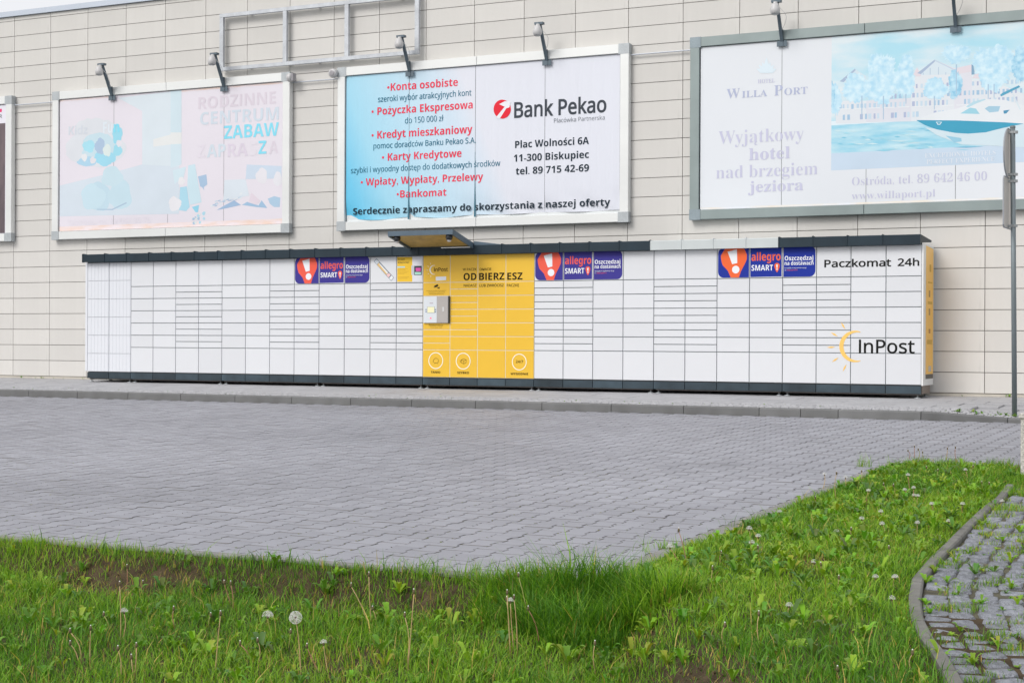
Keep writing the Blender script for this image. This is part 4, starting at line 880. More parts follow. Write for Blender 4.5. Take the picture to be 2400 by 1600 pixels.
shape(ty, [(210, 392), (255, 370), (268, 392), (228, 412)], QY, (.03, .03, .02), YI, 'icon_print'); shape(ty, [(204, 408), (222, 402), (226, 412), (208, 416)], QY, (.03, .03, .02), YI, 'icon_print'); shape(ty, [(243, 408), (262, 415), (280, 404), (280, 432), (262, 424), (243, 414)], QY, (.03, .03, .02), YI, 'icon_print')
shape(ty, [(232, 272), (368, 268), (368, 318), (232, 324)], QY, (.72, .75, .80), YI, 'label_plate')
def sun_logo(parent, T, cx, cy, R, c, Y, spread=1.0, kx=1.0):
    pts = [(cx + kx * R * math.cos(t), cy - R * math.sin(t)) for t in np.radians(np.linspace(72, 288, 22))]
    inn = [(cx + kx * R * .20 + kx * R * .93 * math.cos(t), cy - R * .90 * math.sin(t)) for t in np.radians(np.linspace(280, 80, 22))]
    pp = [P(*T(*p), Y) for p in pts + inn]; n = len(pts); mb = MB(); mb.v = [(p[0], Y, p[1]) for p in pp]
    mb.f = [(i + 1, i, 2 * n - 1 - i, 2 * n - 2 - i) for i in range(n - 1)]; obj('logo_crescent', mb, ink(c), parent)
    for a in (120, 150, 182, 214, 244):
        t = math.radians(a); x0, y0_ = cx + kx * R * 1.25 * math.cos(t), cy - R * 1.25 * math.sin(t); x1, y1_ = cx + kx * R * 1.78 * math.cos(t), cy - R * 1.78 * math.sin(t); nx, ny = math.sin(t) * R * .06, math.cos(t) * R * .06
        mx, my = (x0 + x1) / 2, (y0_ + y1_) / 2; shape(parent, [(x0, y0_), (mx + nx * kx, my + ny), (x1, y1_), (mx - nx * kx, my - ny)], T, c, Y, 'logo_ray')
sun_logo(ty, QY, 205, 182, 62, (.90, .87, .76), YI, kx=.9)
# terminal
def QT(x, y): return P(*QY(x, y), LY - .03)
xa, za = QT(68, 878); xb, zb_ = QT(406, 528); xm = QT(246, 700)[0]
term = obj('terminal', MB().bbox(xa, xb, LY - .03, LY + .005, za, zb_, .004), mat('terminal_frame', (.50, .49, .48), .4, .3), ty)
obj('screen_panel', MB().box(xa + .003, xm, LY - .034, LY - .0305, za + .003, zb_ - .003), mat('terminal_white', (.66, .70, .74), .3), term)
obj('card_panel', MB().box(xm + .002, xb - .016, LY - .034, LY - .0305, za + .003, zb_ - .003), mat('terminal_taupe', (.43, .405, .39), .4, .2, fine=.04), term)
obj('edge_shadow', MB().box(xb - .014, xb + .002, LY - .036, LY + .0, za - .004, zb_ + .004), mat('edge_shadow_black', (.03, .035, .035), .5), term)  # black strip added as the shadow along the terminal's right edge
def onT(x0, y0_, x1, y1_, m, nm, par=term, d=.001):
    a, b_ = P(*QY(x0, y1_), LY - .036), P(*QY(x1, y0_), LY - .036); return obj(nm, MB().box(a[0], b_[0], LY - .036 - d, LY - .0342, a[1], b_[1]), m, par)
onT(124, 668, 212, 742, mat('screen_lit', (.66, .64, .40), .3, emit=(.8, .78, .55, .25)), 'screen'); onT(118, 662, 218, 748, ink((.42, .46, .48)), 'screen_bezel', d=.0002)
for x in (96, 218):
    for y in (696, 724): onT(x, y, x + 16, y + 14, ink((.18, .24, .32)), 'button')
onT(155, 806, 174, 826, mat('red_light', (.8, .12, .2), .4, emit=(1, .2, .3, .5)), 'scanner_light'); onT(318, 668, 340, 726, ink((.60, .60, .60)), 'card_slot'); onT(152, 610, 194, 624, ink((.50, .46, .50)), 'small_logo')
# canopy
m_can = mat('canopy_slate', (.085, .125, .165), .45, var=.15, vscale=6); m_och = mat('canopy_underside', (.42, .29, .085), .6, var=.25, vscale=9, fine=.15)
cx0, cx1 = 9.12, 10.20; cyf, cyb = -1.55, -.86; zf, zbk = 2.335, 2.165
def slab(xa, xb, t0, t1, extra=0):
    return MB().add([(xa, cyf, zf + t0), (xb, cyf, zf + t0), (xb, cyb, zbk + t0), (xa, cyb, zbk + t0), (xa, cyf, zf + t1), (xb, cyf, zf + t1), (xb, cyb, zbk + t1), (xa, cyb, zbk + t1)], [(0, 3, 2, 1), (4, 5, 6, 7), (0, 1, 5, 4), (1, 2, 6, 5), (2, 3, 7, 6), (3, 0, 4, 7)])
can = obj('canopy', slab(cx0, cx1, -.012, .012), m_och, ty)
obj('canopy_cover', slab(cx0 - .01, cx1 + .01, .0125, .03), m_can, can)
obj('canopy_beam', MB().box(cx0 - .02, cx1 + .03, cyf - .03, cyf, zf - .04, zf + .033), m_can, can)
for x in (cx0 - .03, cx1 + .0): obj('canopy_beam', slab(x, x + .03, -.05, .034), m_can, can)
obj('light_strip', MB().box(cx0 + .55, cx1 - .02, cyb - .055, cyb - .035, zbk - .03, zbk - .018), mat('strip_aluminium', (.7, .7, .7), .3, .5), can)
xw = P(1176, 577, -.86)[0]; obj('roof_wedge', MB().prism([(cx1 + .03, 2.13), (xw, 2.13), (xw, 2.175), (cx1 + .03, 2.235)], 'y', -.885, -.3), m_can, ty)
for x, lab in ((cx0 + .10, 'small dark dome camera with white tip under the left front corner of the canopy'), (cx1 - .07, 'small dark dome camera under the right front corner of the canopy')):
    t = thing('security_camera', (x, cyf + .05, zf - .03), lab, 'security camera'); z = zf - .03 - .0
    obj('housing', MB().lathe([(.03, .0), (.05, -.01), (.055, -.05), (.045, -.085)], (x, cyf + .05, z), 14), mat('camera_black', (.02, .022, .025), .35), t, True)
    obj('dome', MB().lathe([(.035, -.086), (.03, -.105), (.015, -.118)], (x, cyf + .05, z), 12), m_lampw, t, True)
# right-hand logo
def QR(x, y): return (1800 + x / 3.137, 520 + y / 3.137)
tr = lambda s, L, R, c, m, **k: text_px(t7, s, L, R, c, LY - .002, m, QR, **k)
tr('Paczkomat', (414, 334), (905, 326), 54, BKY, off=.018); tr('24h', (953, 325), (1112, 321), 54, BKY, off=.018)
tr('InPost', (668, 966), (1078, 962), 98, BKY, off=.010)
sun_logo(t7, QR, 640, 915, 116, (.88, .56, .16), LY - .002, kx=1.0)

# ================================================================== SIGN POST
m_pole = mat('pole_grey', (.20, .235, .25), .42, .35, var=.08, vscale=8); m_sgb = mat('sign_back', (.60, .575, .55), .45, .3, var=.05)
px_, pz_ = P(2378, 976, -3.05); ptop = P(2373.4, 298, -3.05); zgr = -.165
post = thing('sign_post', (px_, -3.05, zgr), 'grey steel post with a round and a rectangular traffic sign seen from behind', 'sign post')
obj('pole', MB().tube([(px_, -3.05, zgr - .02), ((px_ + ptop[0]) / 2, -3.05, (zgr + ptop[1]) / 2), (ptop[0], -3.05, ptop[1])], .030, 16), m_pole, post, True)
obj('pole_cap', MB().lathe([(.033, -.01), (.033, .01), (.02, .016)], (ptop[0], -3.05, ptop[1]), 14), m_pole, post)
def sign_mesh(outline, zc, thick=.012):
    ca, sa = math.cos(math.radians(2)), math.sin(math.radians(2)); base = Vector((px_ - .082, -3.05, zc)); mb = MB(); n = len(outline)
    for off in (0, -thick):
        for (s, h) in outline: mb.v.append((base.x + off * ca + s * sa, base.y + s * ca - off * sa * 0, base.z + h))
    mb.f = [tuple(range(n)), tuple(range(n, 2 * n))[::-1]] + [(i, n + i, n + (i + 1) % n, (i + 1) % n) for i in range(n)]
    return mb
zr_ = P(2360, 359.5, -3.1)[1]; zq = P(2358, 476, -3.1)[1]
circ = [(.295 * math.cos(t), .295 * math.sin(t)) for t in np.linspace(0, 2 * math.pi, 33)[:-1]]
rcp = [(.30 * a + 0, .30 * b_) for a, b_ in ((-.9, -1), (.9, -1), (1, -.9), (1, .9), (.9, 1), (-.9, 1), (-1, .9), (-1, -.9))]
rs = obj('round_sign', sign_mesh(circ, zr_), m_sgb, post); qs = obj('rectangular_sign', sign_mesh(rcp, zq), m_sgb, post)
def rim(outline, zc, par):
    ca, sa = math.cos(math.radians(2)), math.sin(math.radians(2)); pts = [(px_ - .084 + s * sa, -3.05 + s * ca, zc + h) for s, h in outline]; pts.append(pts[0]); pts.append(pts[1])
    obj('sign_rim', MB().tube(pts, .009, 6, False), mat('rim_grey', (.33, .35, .38), .45, .3), par)
rim(circ, zr_, rs); rim(rcp, zq, qs)
for z in (zr_ + .25, zr_ - .25, zq + .26, zq - .27): obj('clamp', MB().lathe([(.036, -.015), (.036, .015)], (px_ - .012, -3.05, z), 14)  .box(px_ - .085, px_ - .03, -3.08, -3.02, z - .014, z + .014), mat('clamp_zinc', (.35, .37, .38), .4, .5), post)

# ================================================================== PLANTER AT THE RIGHT EDGE
pz = float(road_z(-9.6)); plx = 19.585
m_ter = mat('washed_pebble_concrete', (.52, .50, .47), .85, var=.1, vscale=8, bump=1.0, bscale=70, fine=.45, fscale=75)
pl = thing('planter', (plx + .4, -9.2, pz), 'pale pebble-dash concrete planter cut by the right picture edge', 'planter')
mb = MB(); w = .8
for k, z in ((0, -.03), (0, .44), (-.012, .455), (-.012, .485), (0, .492)):
    a0, a1, b0, b1 = plx + k, plx + w - k, -9.6 + k, -9.6 + w - k; mb.v += [(a0, b0, pz + z), (a1, b0, pz + z), (a1, b1, pz + z), (a0, b1, pz + z)]
for r in range(4):
    for i in range(4): mb.f.append((r * 4 + i, r * 4 + (i + 1) % 4, r * 4 + 4 + (i + 1) % 4, r * 4 + 4 + i))
o = len(mb.v); mb.v += [(plx + .09, -9.51, pz + .492), (plx + w - .09, -9.51, pz + .492), (plx + w - .09, -9.6 + w - .09, pz + .492), (plx + .09, -9.6 + w - .09, pz + .492), (plx + .09, -9.51, pz + .42), (plx + w - .09, -9.51, pz + .42), (plx + w - .09, -9.6 + w - .09, pz + .42), (plx + .09, -9.6 + w - .09, pz + .42)]
for i in range(4): mb.f.append((16 + i, 16 + (i + 1) % 4, o + (i + 1) % 4, o + i)); mb.f.append((o + i, o + (i + 1) % 4, o + 4 + (i + 1) % 4, o + 4 + i))
obj('bowl', mb, m_ter, pl)
obj('soil_fill', MB().box(plx + .09, plx + w - .09, -9.51, -9.6 + w - .09, pz + .40, pz + .455), m_soil, pl)

# ================================================================== GRASS AND WEEDS
def foliage_mat(name, rough=.55, trans=.35):
    m = bpy.data.materials.new(name); m.use_nodes = True; n = m.node_tree; b = n.nodes['Principled BSDF']; out = n.nodes['Material Output']
    at = n.nodes.new('ShaderNodeAttribute'); at.attribute_name = 'tint'; n.links.new(at.outputs['Color'], b.inputs['Base Color']); b.inputs['Roughness'].default_value = rough; b.inputs['Specular IOR Level'].default_value = .35
    tr_ = n.nodes.new('ShaderNodeBsdfTranslucent'); mx = n.nodes.new('ShaderNodeMixShader'); mx.inputs[0].default_value = trans
    g = n.nodes.new('ShaderNodeMixRGB'); g.blend_type = 'MULTIPLY'; g.inputs[0].default_value = 1; g.inputs[2].default_value = (1.25, 1.35, .5, 1); n.links.new(at.outputs['Color'], g.inputs[1]); n.links.new(g.outputs[0], tr_.inputs[0])
    n.links.new(b.outputs[0], mx.inputs[1]); n.links.new(tr_.outputs[0], mx.inputs[2]); n.links.new(mx.outputs[0], out.inputs[0]); return m
m_grass = foliage_mat('grass_blade'); m_leaf = foliage_mat('weed_leaf', .45, .3)
def soilness(X, Y):
    """0 = lush, 1 = bare"""
    d = -15.58 - Y; xb = 18.75 + np.maximum(0, -15.7 - Y) * .6
    bank = sst((d - .08) / .10) * sst((.56 - d) / .25) * sst((18.0 - X) / .5) * np.clip(1.3 * sst(wob(X, Y * 1.4, 4.6) * 2.2 + .22), 0, 1) * .72
    ridge = np.exp(-((X - xb) / .14) ** 2) * sst((-15.95 - Y) / .3) * sst(.6 + 1.5 * wob(X, Y, 5)) * .75
    spots = sst((wob(X, Y, 3.4, 8, 12) - .34) / .25) * .6
    return np.clip(np.maximum(np.maximum(bank, ridge), spots), 0, 1)
def grass_region(name, pts_fn, n, hmin, hmax, wid, lab, tall=False):
    X, Y = pts_fn(n); s = soilness(X, Y); keep = RNG.random(len(X)) > s * .9; X, Y, s = X[keep], Y[keep], s[keep]; n = len(X)
    Z = lawn_z(X, Y) - .006
    cl = wob(X, Y, 6.5, 8, 4); h = RNG.uniform(hmin, hmax, n) * (1 + .55 * cl) * (1 - .35 * s); h = np.maximum(h, .015)
    a = RNG.uniform(0, 6.283, n); lean = RNG.uniform(.15, 1.25, n) * h; la = a + 1.57 + RNG.normal(0, .3, n)
    w = RNG.uniform(.6, 1.25, n) * wid * (.7 + .3 * h / hmax); dx, dy = np.cos(a) * w, np.sin(a) * w; lx, ly = np.cos(la) * lean, np.sin(la) * lean
    B = np.c_[X, Y, Z]; O = np.zeros((n, 3))
    v0 = B - np.c_[dx, dy, O[:, 0]]; v1 = B + np.c_[dx, dy, O[:, 0]]
    m1 = B + np.c_[lx * .28, ly * .28, h * .55]; v2 = m1 - np.c_[dx, dy, O[:, 0]] * .85; v3 = m1 + np.c_[dx, dy, O[:, 0]] * .85
    tipz = h * np.where(RNG.random(n) < .3, .75, 1.0); v4 = B + np.c_[lx, ly, tipz]
    V = np.stack([v0, v1, v3, v2, v4], 1).reshape(-1, 3); i = np.arange(n) * 5
    F = np.concatenate([np.c_[i, i + 1, i + 2], np.c_[i, i + 2, i + 3], np.c_[i + 3, i + 2, i + 4]])
    lush = np.array([.050, .135, .014]); lime = np.array([.125, .225, .028]); dry = np.array([.26, .21, .105]); dk = np.array([.026, .082, .012])
    r = RNG.random(n); q = sst(.5 + .9 * wob(X, Y, 2.2, 8, 2) + RNG.normal(0, .25, n)); c = lime * q[:, None] + lush * (1 - q[:, None])
    c = np.where((r < .22)[:, None], dk, c); pd = .06 + .42 * s; c = np.where((RNG.random(n) < pd)[:, None], dry * RNG.uniform(.6, 1.1, n)[:, None], c)
    if tall: c = np.where((r < .75)[:, None], dk * .55 + lush * .45, c)
    c = c * RNG.uniform(.75, 1.25, n)[:, None] * np.array([2.1, 1.95, 1.15])
    cc = np.repeat(c[:, None, :], 5, 1); cc[:, 4] *= 1.15; return V, F, cc.reshape(-1, 3)
def join(parts):
    V, F, C, o = [], [], [], 0
    for v, f, c in parts: V.append(v); F.append(f + o); C.append(c); o += len(v)
    return np.concatenate(V), np.concatenate(F), np.concatenate(C)
def south(n):
    X = RNG.uniform(13.2, 21.6, n); Y = -15.57 - RNG.random(n) ** 1.0 * 3.9; k = (X < kerb_x(Y) + .0) & (X > 13.6 + (-15.6 - Y) * .9 - .4); return X[k], Y[k]
def island(n):
    Y = RNG.uniform(-15.57, -9.03, n); X = 18.505 + RNG.random(n) * 2.4; k = (X < kerb_x(Y) + .0) | (Y > -11.0); k &= ~((X > 19.57) & (Y > -9.62)); return X[k], Y[k]
def clump(cx, cy, r, n):
    t = RNG.uniform(0, 6.283, n); q = np.sqrt(RNG.random(n)) * r; return cx + q * np.cos(t) * 1.3, cy + q * np.sin(t)
parts = [grass_region('g', south, 190000, .026, .074, .0020, ''), grass_region('g', island, 125000, .024, .062, .0022, ''), grass_region('g', south, 16000, .07, .13, .0023, ''), grass_region('g', island, 5500, .06, .11, .0022, '')]
v, f, c = join(parts); o = np_mesh('lawn_grass', v, f, m_grass, col=c, kind='stuff'); o['label'] = 'short uneven green grass on the verge and island'; o['category'] = 'grass'
# the tall dark tuft and smaller tufts
tufts = []
for cx, cy, r, n, h0, h1, tl in ((18.56, -15.86, .25, 3900, .09, .25, True), (18.24, -15.76, .20, 2000, .07, .14, False), (18.84, -15.80, .19, 2400, .08, .16, False), (18.68, -16.1, .15, 1200, .08, .17, True)):
    X, Y = clump(cx, cy, r, n); tufts.append(grass_region('t', lambda n_, X=X, Y=Y: (X, Y), n, h0, h1, .0026, '', tl))
X, Y = clump(18.62, -15.85, .3, 150); tufts.append(grass_region('t', lambda n_: (X, Y), 150, .2, .3, .003, ''))
v, f, c = join(tufts); o = np_mesh('tall_grass_tuft', v, f, m_grass, col=c); o['label'] = 'tall dark green tuft of grass at the lawn corner by the paving'; o['category'] = 'grass tuft'; o['kind'] = 'stuff'
small = []
for px, py, n, h1 in ((395, 1302, 140, .10), (60, 1285, 200, .09), (1000, 1345, 90, .10), (1110, 1362, 120, .11), (90, 1390, 420, .13), (420, 1400, 160, .15), (2025, 1090, 60, .12), (1560, 1290, 60, .09), (1195, 1400, 260, .14), (1500, 1300, 14, .16), (1708, 1240, 14, .12), (2150, 1080, 220, .11), (2230, 1085, 160, .10), (2340, 1095, 260, .12), (2280, 1230, 260, .07), (2250, 1430, 130, .06), (2200, 1330, 130, .05), (2300, 1500, 60, .05), (2360, 1200, 260, .07)):
    g = on_lawn(px, py); X, Y = clump(g[0], g[1], .09 if n > 60 else .05, n); small.append(grass_region('t', lambda n_, X=X, Y=Y: (X, Y), n, h1 * .4, h1, .0017, ''))
v, f, c = join(small); o = np_mesh('loose_grass', v, f, m_grass, col=c, kind='stuff'); o['label'] = 'loose thin grass tufts along the paving edge and between the cobbles'; o['category'] = 'grass'

# grass growing out of the joints of the cobbled path, straw and clods on the bare bank
pg = []
for _ in range(260):
    p, t, n_, _l = kerb_frame(random.uniform(0, KLEN - 1.2)); q = p + n_ * random.uniform(.05, 1.3); X, Y = clump(q[0], q[1], random.uniform(.02, .07), 34); pg.append(grass_region('t', lambda n_2, X=X, Y=Y: (X, Y), 34, .012, .042, .0016, ''))
v, f, c = join(pg); v[:, 2] += .012; o = np_mesh('path_grass', v, f, m_grass, col=c * np.array([1.2, 1.0, 1.0]), kind='stuff'); o['label'] = 'short thin grass growing in the joints of the cobbled path'; o['category'] = 'grass'
n = 5200; X = RNG.uniform(13.5, 20.3, n); Y = -15.6 - RNG.random(n) * 2.4; k = (soilness(X, Y) > .12) | (RNG.random(n) < .18); k &= X < kerb_x(Y) - .02; X, Y = X[k], Y[k]; n = len(X)
Z = lawn_z(X, Y) + .004; a = RNG.uniform(0, 6.28, n); L = RNG.uniform(.015, .06, n); w = .0009; dx, dy = np.cos(a), np.sin(a)
V = np.stack([np.c_[X - dy * w, Y + dx * w, Z], np.c_[X + dy * w, Y - dx * w, Z], np.c_[X + dx * L, Y + dy * L, Z + L * RNG.uniform(0, .45, n)]], 1).reshape(-1, 3); i = np.arange(n) * 3
o = np_mesh('straw_litter', V, np.c_[i, i + 1, i + 2], m_grass, col=np.repeat(np.array([.34, .27, .15]) * RNG.uniform(.4, 1.2, n)[:, None], 3, 0), kind='stuff'); o['label'] = 'dry straw litter on the bare soil and between the grass'; o['category'] = 'straw'
n = 2600; X = RNG.uniform(13.5, 20.2, n); Y = -15.6 - RNG.random(n) * 2.0; k = soilness(X, Y) > .25; X, Y = X[k], Y[k]; n = len(X); r = RNG.uniform(.003, .012, n) * RNG.random(n) ** .5 + .002; C0 = np.c_[X, Y, lawn_z(X, Y) + r * .3]
oc = np.array([(1, 0, 0), (-1, 0, 0), (0, 1, 0), (0, -1, 0), (0, 0, 1), (0, 0, -1)], float); V = (C0[:, None] + oc[None] * r[:, None, None] * RNG.uniform(.6, 1.2, (n, 6, 1))).reshape(-1, 3)
tf = np.array([(0, 2, 4), (2, 1, 4), (1, 3, 4), (3, 0, 4), (2, 0, 5), (1, 2, 5), (3, 1, 5), (0, 3, 5)]); o = np_mesh('soil_clods', V, (tf[None] + (np.arange(n) * 6)[:, None, None]).reshape(-1, 3), m_soil, kind='stuff'); o['label'] = 'small brown clods on the bare soil of the bank'; o['category'] = 'soil'

# broad-leaved weeds (dandelion rosettes, plantain)
def leaf(base, ang, L, W, lift, serr):
    n = 8; V = []; d = np.array([math.cos(ang), math.sin(ang)]); p = np.array([-d[1], d[0]])
    for k in range(n + 1):
        t = k / n; r = L * t; z = lift * L * math.sin(t * 1.9) ; w = W * (.16, .30, .52, .78, .96, 1.0, .84, .48, .0)[k] * (1 + (serr if k % 2 else -serr)) + .0012
        w = .0008 if k == n else w
        for s in (-1, 0, 1): V.append((base[0] + d[0] * r + p[0] * w * s, base[1] + d[1] * r + p[1] * w * s, base[2] + z + abs(s) * w * .35))
    F = []
    for k in range(n):
        for s in (0, 1): a = k * 3 + s; F.append((a, a + 1, a + 4, a + 3))
    return V, F
def rosettes(name, spots, label, zf=None):
    V, F, C = [], [], []
    for (x, y, sc, up) in spots:
        z = (lawn_z(x, y) if zf is None else zf(x, y)) + .002; nl = random.randint(4, 9); c0 = random.choice([(.17, .32, .02), (.22, .38, .025), (.12, .26, .025), (.27, .41, .035), (.10, .20, .04)])
        for k in range(nl):
            v, f = leaf((x, y, float(z)), k / nl * 6.283 + random.uniform(-.4, .4), sc * random.uniform(.6, 1.15), sc * random.uniform(.14, .22), random.uniform(*up), random.choice([0, .18, .35])); o = len(V); V += v; F += [tuple(i + o for i in q) for q in f]
            c = [q * random.uniform(.8, 1.25) for q in c0]; C += [c] * len(v)
    o = np_mesh(name, np.array(V), np.array(F), m_leaf, col=np.array(C), kind='stuff', smooth=True); o['label'] = label; o['category'] = 'weeds'
sp1 = []
while len(sp1) < 1150:
    if random.random() < .5: x, y = random.uniform(14, 20.8), -15.62 - random.random() * 3.2
    else: x, y = random.uniform(18.55, 19.75), random.uniform(-15.6, -9.2)
    if x > kerb_x(y) - .03: continue
    if soilness(np.array([x]), np.array([y]))[0] > .6 and random.random() < .7: continue
    sp1.append((x, y, random.uniform(.03, .068), (.5, 1.3)))
for px, py, s in ((1330, 1560, .10), (1480, 1480, .10), (1390, 1500, .10), (900, 1570, .08), (480, 1400, .075), (455, 1520, .075), (380, 1390, .08), (1100, 1570, .09), (1420, 1550, .085), (560, 1480, .06), (230, 1500, .06), (1270, 1470, .08), (1600, 1560, .07), (660, 1450, .06), (760, 1520, .06), (980, 1560, .07)):
    g = on_lawn(px, py); sp1.append((g[0], g[1], s * .72, (.8, 1.5)))
rosettes('lawn_weeds', sp1, 'broad-leaved green weeds scattered through the short grass')
sp2 = []
for px, py, s in ((2205, 1545, .075), (2250, 1480, .05), (2285, 1350, .07), (2330, 1345, .07), (2170, 1370, .06), (2190, 1345, .06), (2240, 1320, .05), (2270, 1300, .06), (2300, 1235, .06), (2310, 1225, .05), (2350, 1270, .05), (2370, 1320, .06), (2385, 1420, .05), (2300, 1415, .05), (2245, 1400, .05), (2170, 1420, .05), (2180, 1440, .05), (2340, 1520, .05), (2280, 1560, .05), (2390, 1250, .06), (2220, 1365, .06), (2330, 1190, .06), (2370, 1380, .05)):
    g = on_lawn(px, py); sp2.append((g[0], g[1], s * .8, (.35, 1.2)))
for _ in range(230):
    s_ = random.uniform(0, KLEN - 1); p, t, n_, _l = kerb_frame(s_); q = p + n_ * random.uniform(.06, .9); sp2.append((q[0], q[1], random.uniform(.012, .028), (.15, .8)))
rosettes('path_weeds', sp2, 'yellowish green weeds growing between the cobbles', lambda x, y: float(road_z(y)) - .012)
sp3 = []
for _ in range(36): sp3.append((random.uniform(17.4, 21) if random.random() < .6 else random.uniform(0, 3), random.uniform(-.12, -.04), random.uniform(.015, .045), (.5, 1.3)))
for _ in range(30): sp3.append((random.uniform(17.9, 18.8), random.uniform(-3.2, -2.9), random.uniform(.015, .04), (.4, 1.2)))
for _ in range(40): sp3.append((random.uniform(2, 19), random.uniform(-3.2, -2.65), random.uniform(.008, .02), (.3, .8)))
rosettes('kerbside_weeds', sp3, 'small green weeds along the foot of the wall and around the sign post', lambda x, y: float(walk_z(y)) + drop(x) * float(sst((-y - 1) / 1.5)))
# plant in the planter
V, F, C = [], [], []
for k in range(60):
    x, y = plx + .12 + random.random() * .5, -9.5 + random.random() * .6; v, f = leaf((x, y, pz + .45 + random.uniform(0, .12)), random.uniform(0, 6.28), random.uniform(.05, .10), .018, random.uniform(.3, 1.3), 0); o = len(V); V += v; F += [tuple(i + o for i in q) for q in f]; C += [(.03, .07, .02)] * len(v)
o = np_mesh('planter_plant', np.array(V), np.array(F), m_leaf, col=np.array(C), smooth=True); o['label'] = 'low dark green plant growing in the concrete planter'; o['category'] = 'plant'; o['kind'] = 'stuff'

# moss crumbs in the paver joints
V, F, C = [], [], []
for _ in range(3800):
    i = random.randint(-70, 0); x = 18.40 + (i) * PITCH + random.uniform(-.01, .01); y = random.uniform(-15.4, -9.5)
    if wob(x, y, .8) < .05: continue
    r = random.uniform(.003, .009); z = float(road_z(y)) - .003; o = len(V); V += [(x + r * math.cos(a), y + r * 1.6 * math.sin(a), z + random.uniform(0, .005)) for a in (0, 1.57, 3.14, 4.71)]; F.append((o, o + 1, o + 2, o + 3)); C += [random.choice([(.16, .17, .03), (.12, .15, .03), (.2, .18, .05)])] * 4
o = np_mesh('joint_moss', np.array(V), np.array(F), m_leaf, col=np.array(C), kind='stuff'); o['label'] = 'yellow-green moss in the joints of the paving'; o['category'] = 'moss'

# ------------------------------------------------------------------ dandelions
m_stem = {k: mat('stem_' + k, c, .5, var=.1, vscale=30) for k, c in (('tan', (.48, .34, .16)), ('red', (.36, .17, .11)), ('green', (.30, .30, .08)))}
m_bud = mat('bud_brown', (.13, .10, .05), .8, var=.3, vscale=200); m_fl = mat('pappus', (.80, .79, .77), .9)
def fluff(c, r, n, full=True, seed=0):
    rn = random.Random(seed); mb = MB()
    for k in range(n):
        z = rn.uniform(-1 if full else -.1, 1); t = rn.uniform(0, 6.283); q = math.sqrt(1 - z * z); d = Vector((q * math.cos(t), q * math.sin(t), z)); e = Vector(c) + d * r * rn.uniform(.85, 1.0)
        a = d.orthogonal().normalized(); b_ = d.cross(a); o = len(mb.v); w = r * .16
        mb.v += [tuple(Vector(c) + d * r * .15 + a * .0003), tuple(Vector(c) + d * r * .15 - a * .0003), tuple(e)]; mb.f.append((o, o + 1, o + 2))
        for j in range(3):
            u = a * math.cos(j * 1.05) + b_ * math.sin(j * 1.05); o = len(mb.v); mb.v += [tuple(e - u * w - d * r * .0), tuple(e + d * r * .05), tuple(e + u * w)]; mb.f.append((o, o + 1, o + 2))
    return mb
GRP = 'dandelions on the verge and the island'; LB = {'bare': 'leafless dandelion stem ending in a small closed brown head in the grass', 'tuft': 'dandelion stem with a small ragged white tuft in the grass', 'clock': None}
def dandelion(hx, hy, bx, by, typ, sc='tan', r=None, label=None, T=lambda x, y: (x, y)):
    hx, hy = T(hx, hy); bx, by = T(bx, by); g = on_lawn(bx, by); d0 = (g - CAM) @ ROT[:, 1]; dr = ray(hx, hy); h = CAM + dr * d0 / (dr @ ROT[:, 1])
    if h[2] < g[2] + .03: h[2] = g[2] + .05
    if not label:
        hh = np.linalg.norm(h - g); size = 'tall' if hh > .15 else 'short' if hh < .085 else 'medium'; ln = hx - bx; lean = 'left-leaning ' if ln < -9 else 'right-leaning ' if ln > 9 else ''
        if bx > 1560 and by < 1420:
            u_ = (g[0] - 18.45) / max(.3, float(kerb_x(g[1])) - 18.45); side = 'beside the paving edge' if u_ < .3 else 'beside the curved edging' if u_ > .72 else 'midway across the island'
            zone = side + ' ' + ('at the far end' if g[1] > -10.6 else 'in the far half' if g[1] > -12.2 else 'around the middle' if g[1] > -14 else 'near the wide end')
        else:
            zone = 'on the verge below the ' + ('ribbed lockers' if bx < 320 else 'plain white lockers' if bx < 640 else 'first pin stickers' if bx < 860 else 'notice sticker' if bx < 1010 else 'yellow locker' if bx < 1270 else 'second pin stickers' if bx < 1500 else 'third pin stickers')
            if by < 1470: zone += ' near the bank'
        label = size + ' ' + lean + {'tan': 'tan', 'red': 'reddish', 'green': 'greenish'}[sc] + ' ' + ('closed' if typ == 'bare' else 'white-tufted') + ' dandelion ' + zone
    t = thing('dandelion', tuple(g), label, 'dandelion', GRP); mid = (Vector(g) + Vector(h)) / 2 + Vector((random.uniform(-.012, .012), random.uniform(-.01, .01), .01))
    q1 = (Vector(g) * .75 + Vector(h) * .25) + (mid - (Vector(g) + Vector(h)) / 2) * .7; q3 = (Vector(g) * .25 + Vector(h) * .75) + (mid - (Vector(g) + Vector(h)) / 2) * .7
    rr = .0022 if d0 < 9 else .0026
    obj('stem', MB().tube([g, q1, mid, q3, h], [rr, rr, rr * .95, rr * .85, rr * .75], 6), m_stem[sc], t, True)
    if typ == 'bare': obj('head', MB().lathe([(.002, -.006), (.0055, 0), (.006, .006), (.003, .014)], tuple(h), 8), m_bud, t, True); obj('pappus_tip', MB().lathe([(.002, .012), (.0030, .016), (.001, .018)], tuple(h), 7), m_fl, t)
    elif typ == 'tuft': obj('head', MB().lathe([(.002, -.005), (.0055, 0), (.004, .005)], tuple(h), 8), m_bud, t, True); obj('seed_tuft', fluff((h[0], h[1], h[2] + .006), (r or .014) * 1.2, 110, False, int(hx)), m_fl, t)
    else: obj('head', MB().lathe([(.002, -.004), (.006, 0), (.004, .004)], tuple(h), 8), m_bud, t, True); obj('seed_head', fluff(tuple(h), r or .024, 260, True, int(hx)), m_fl, t)
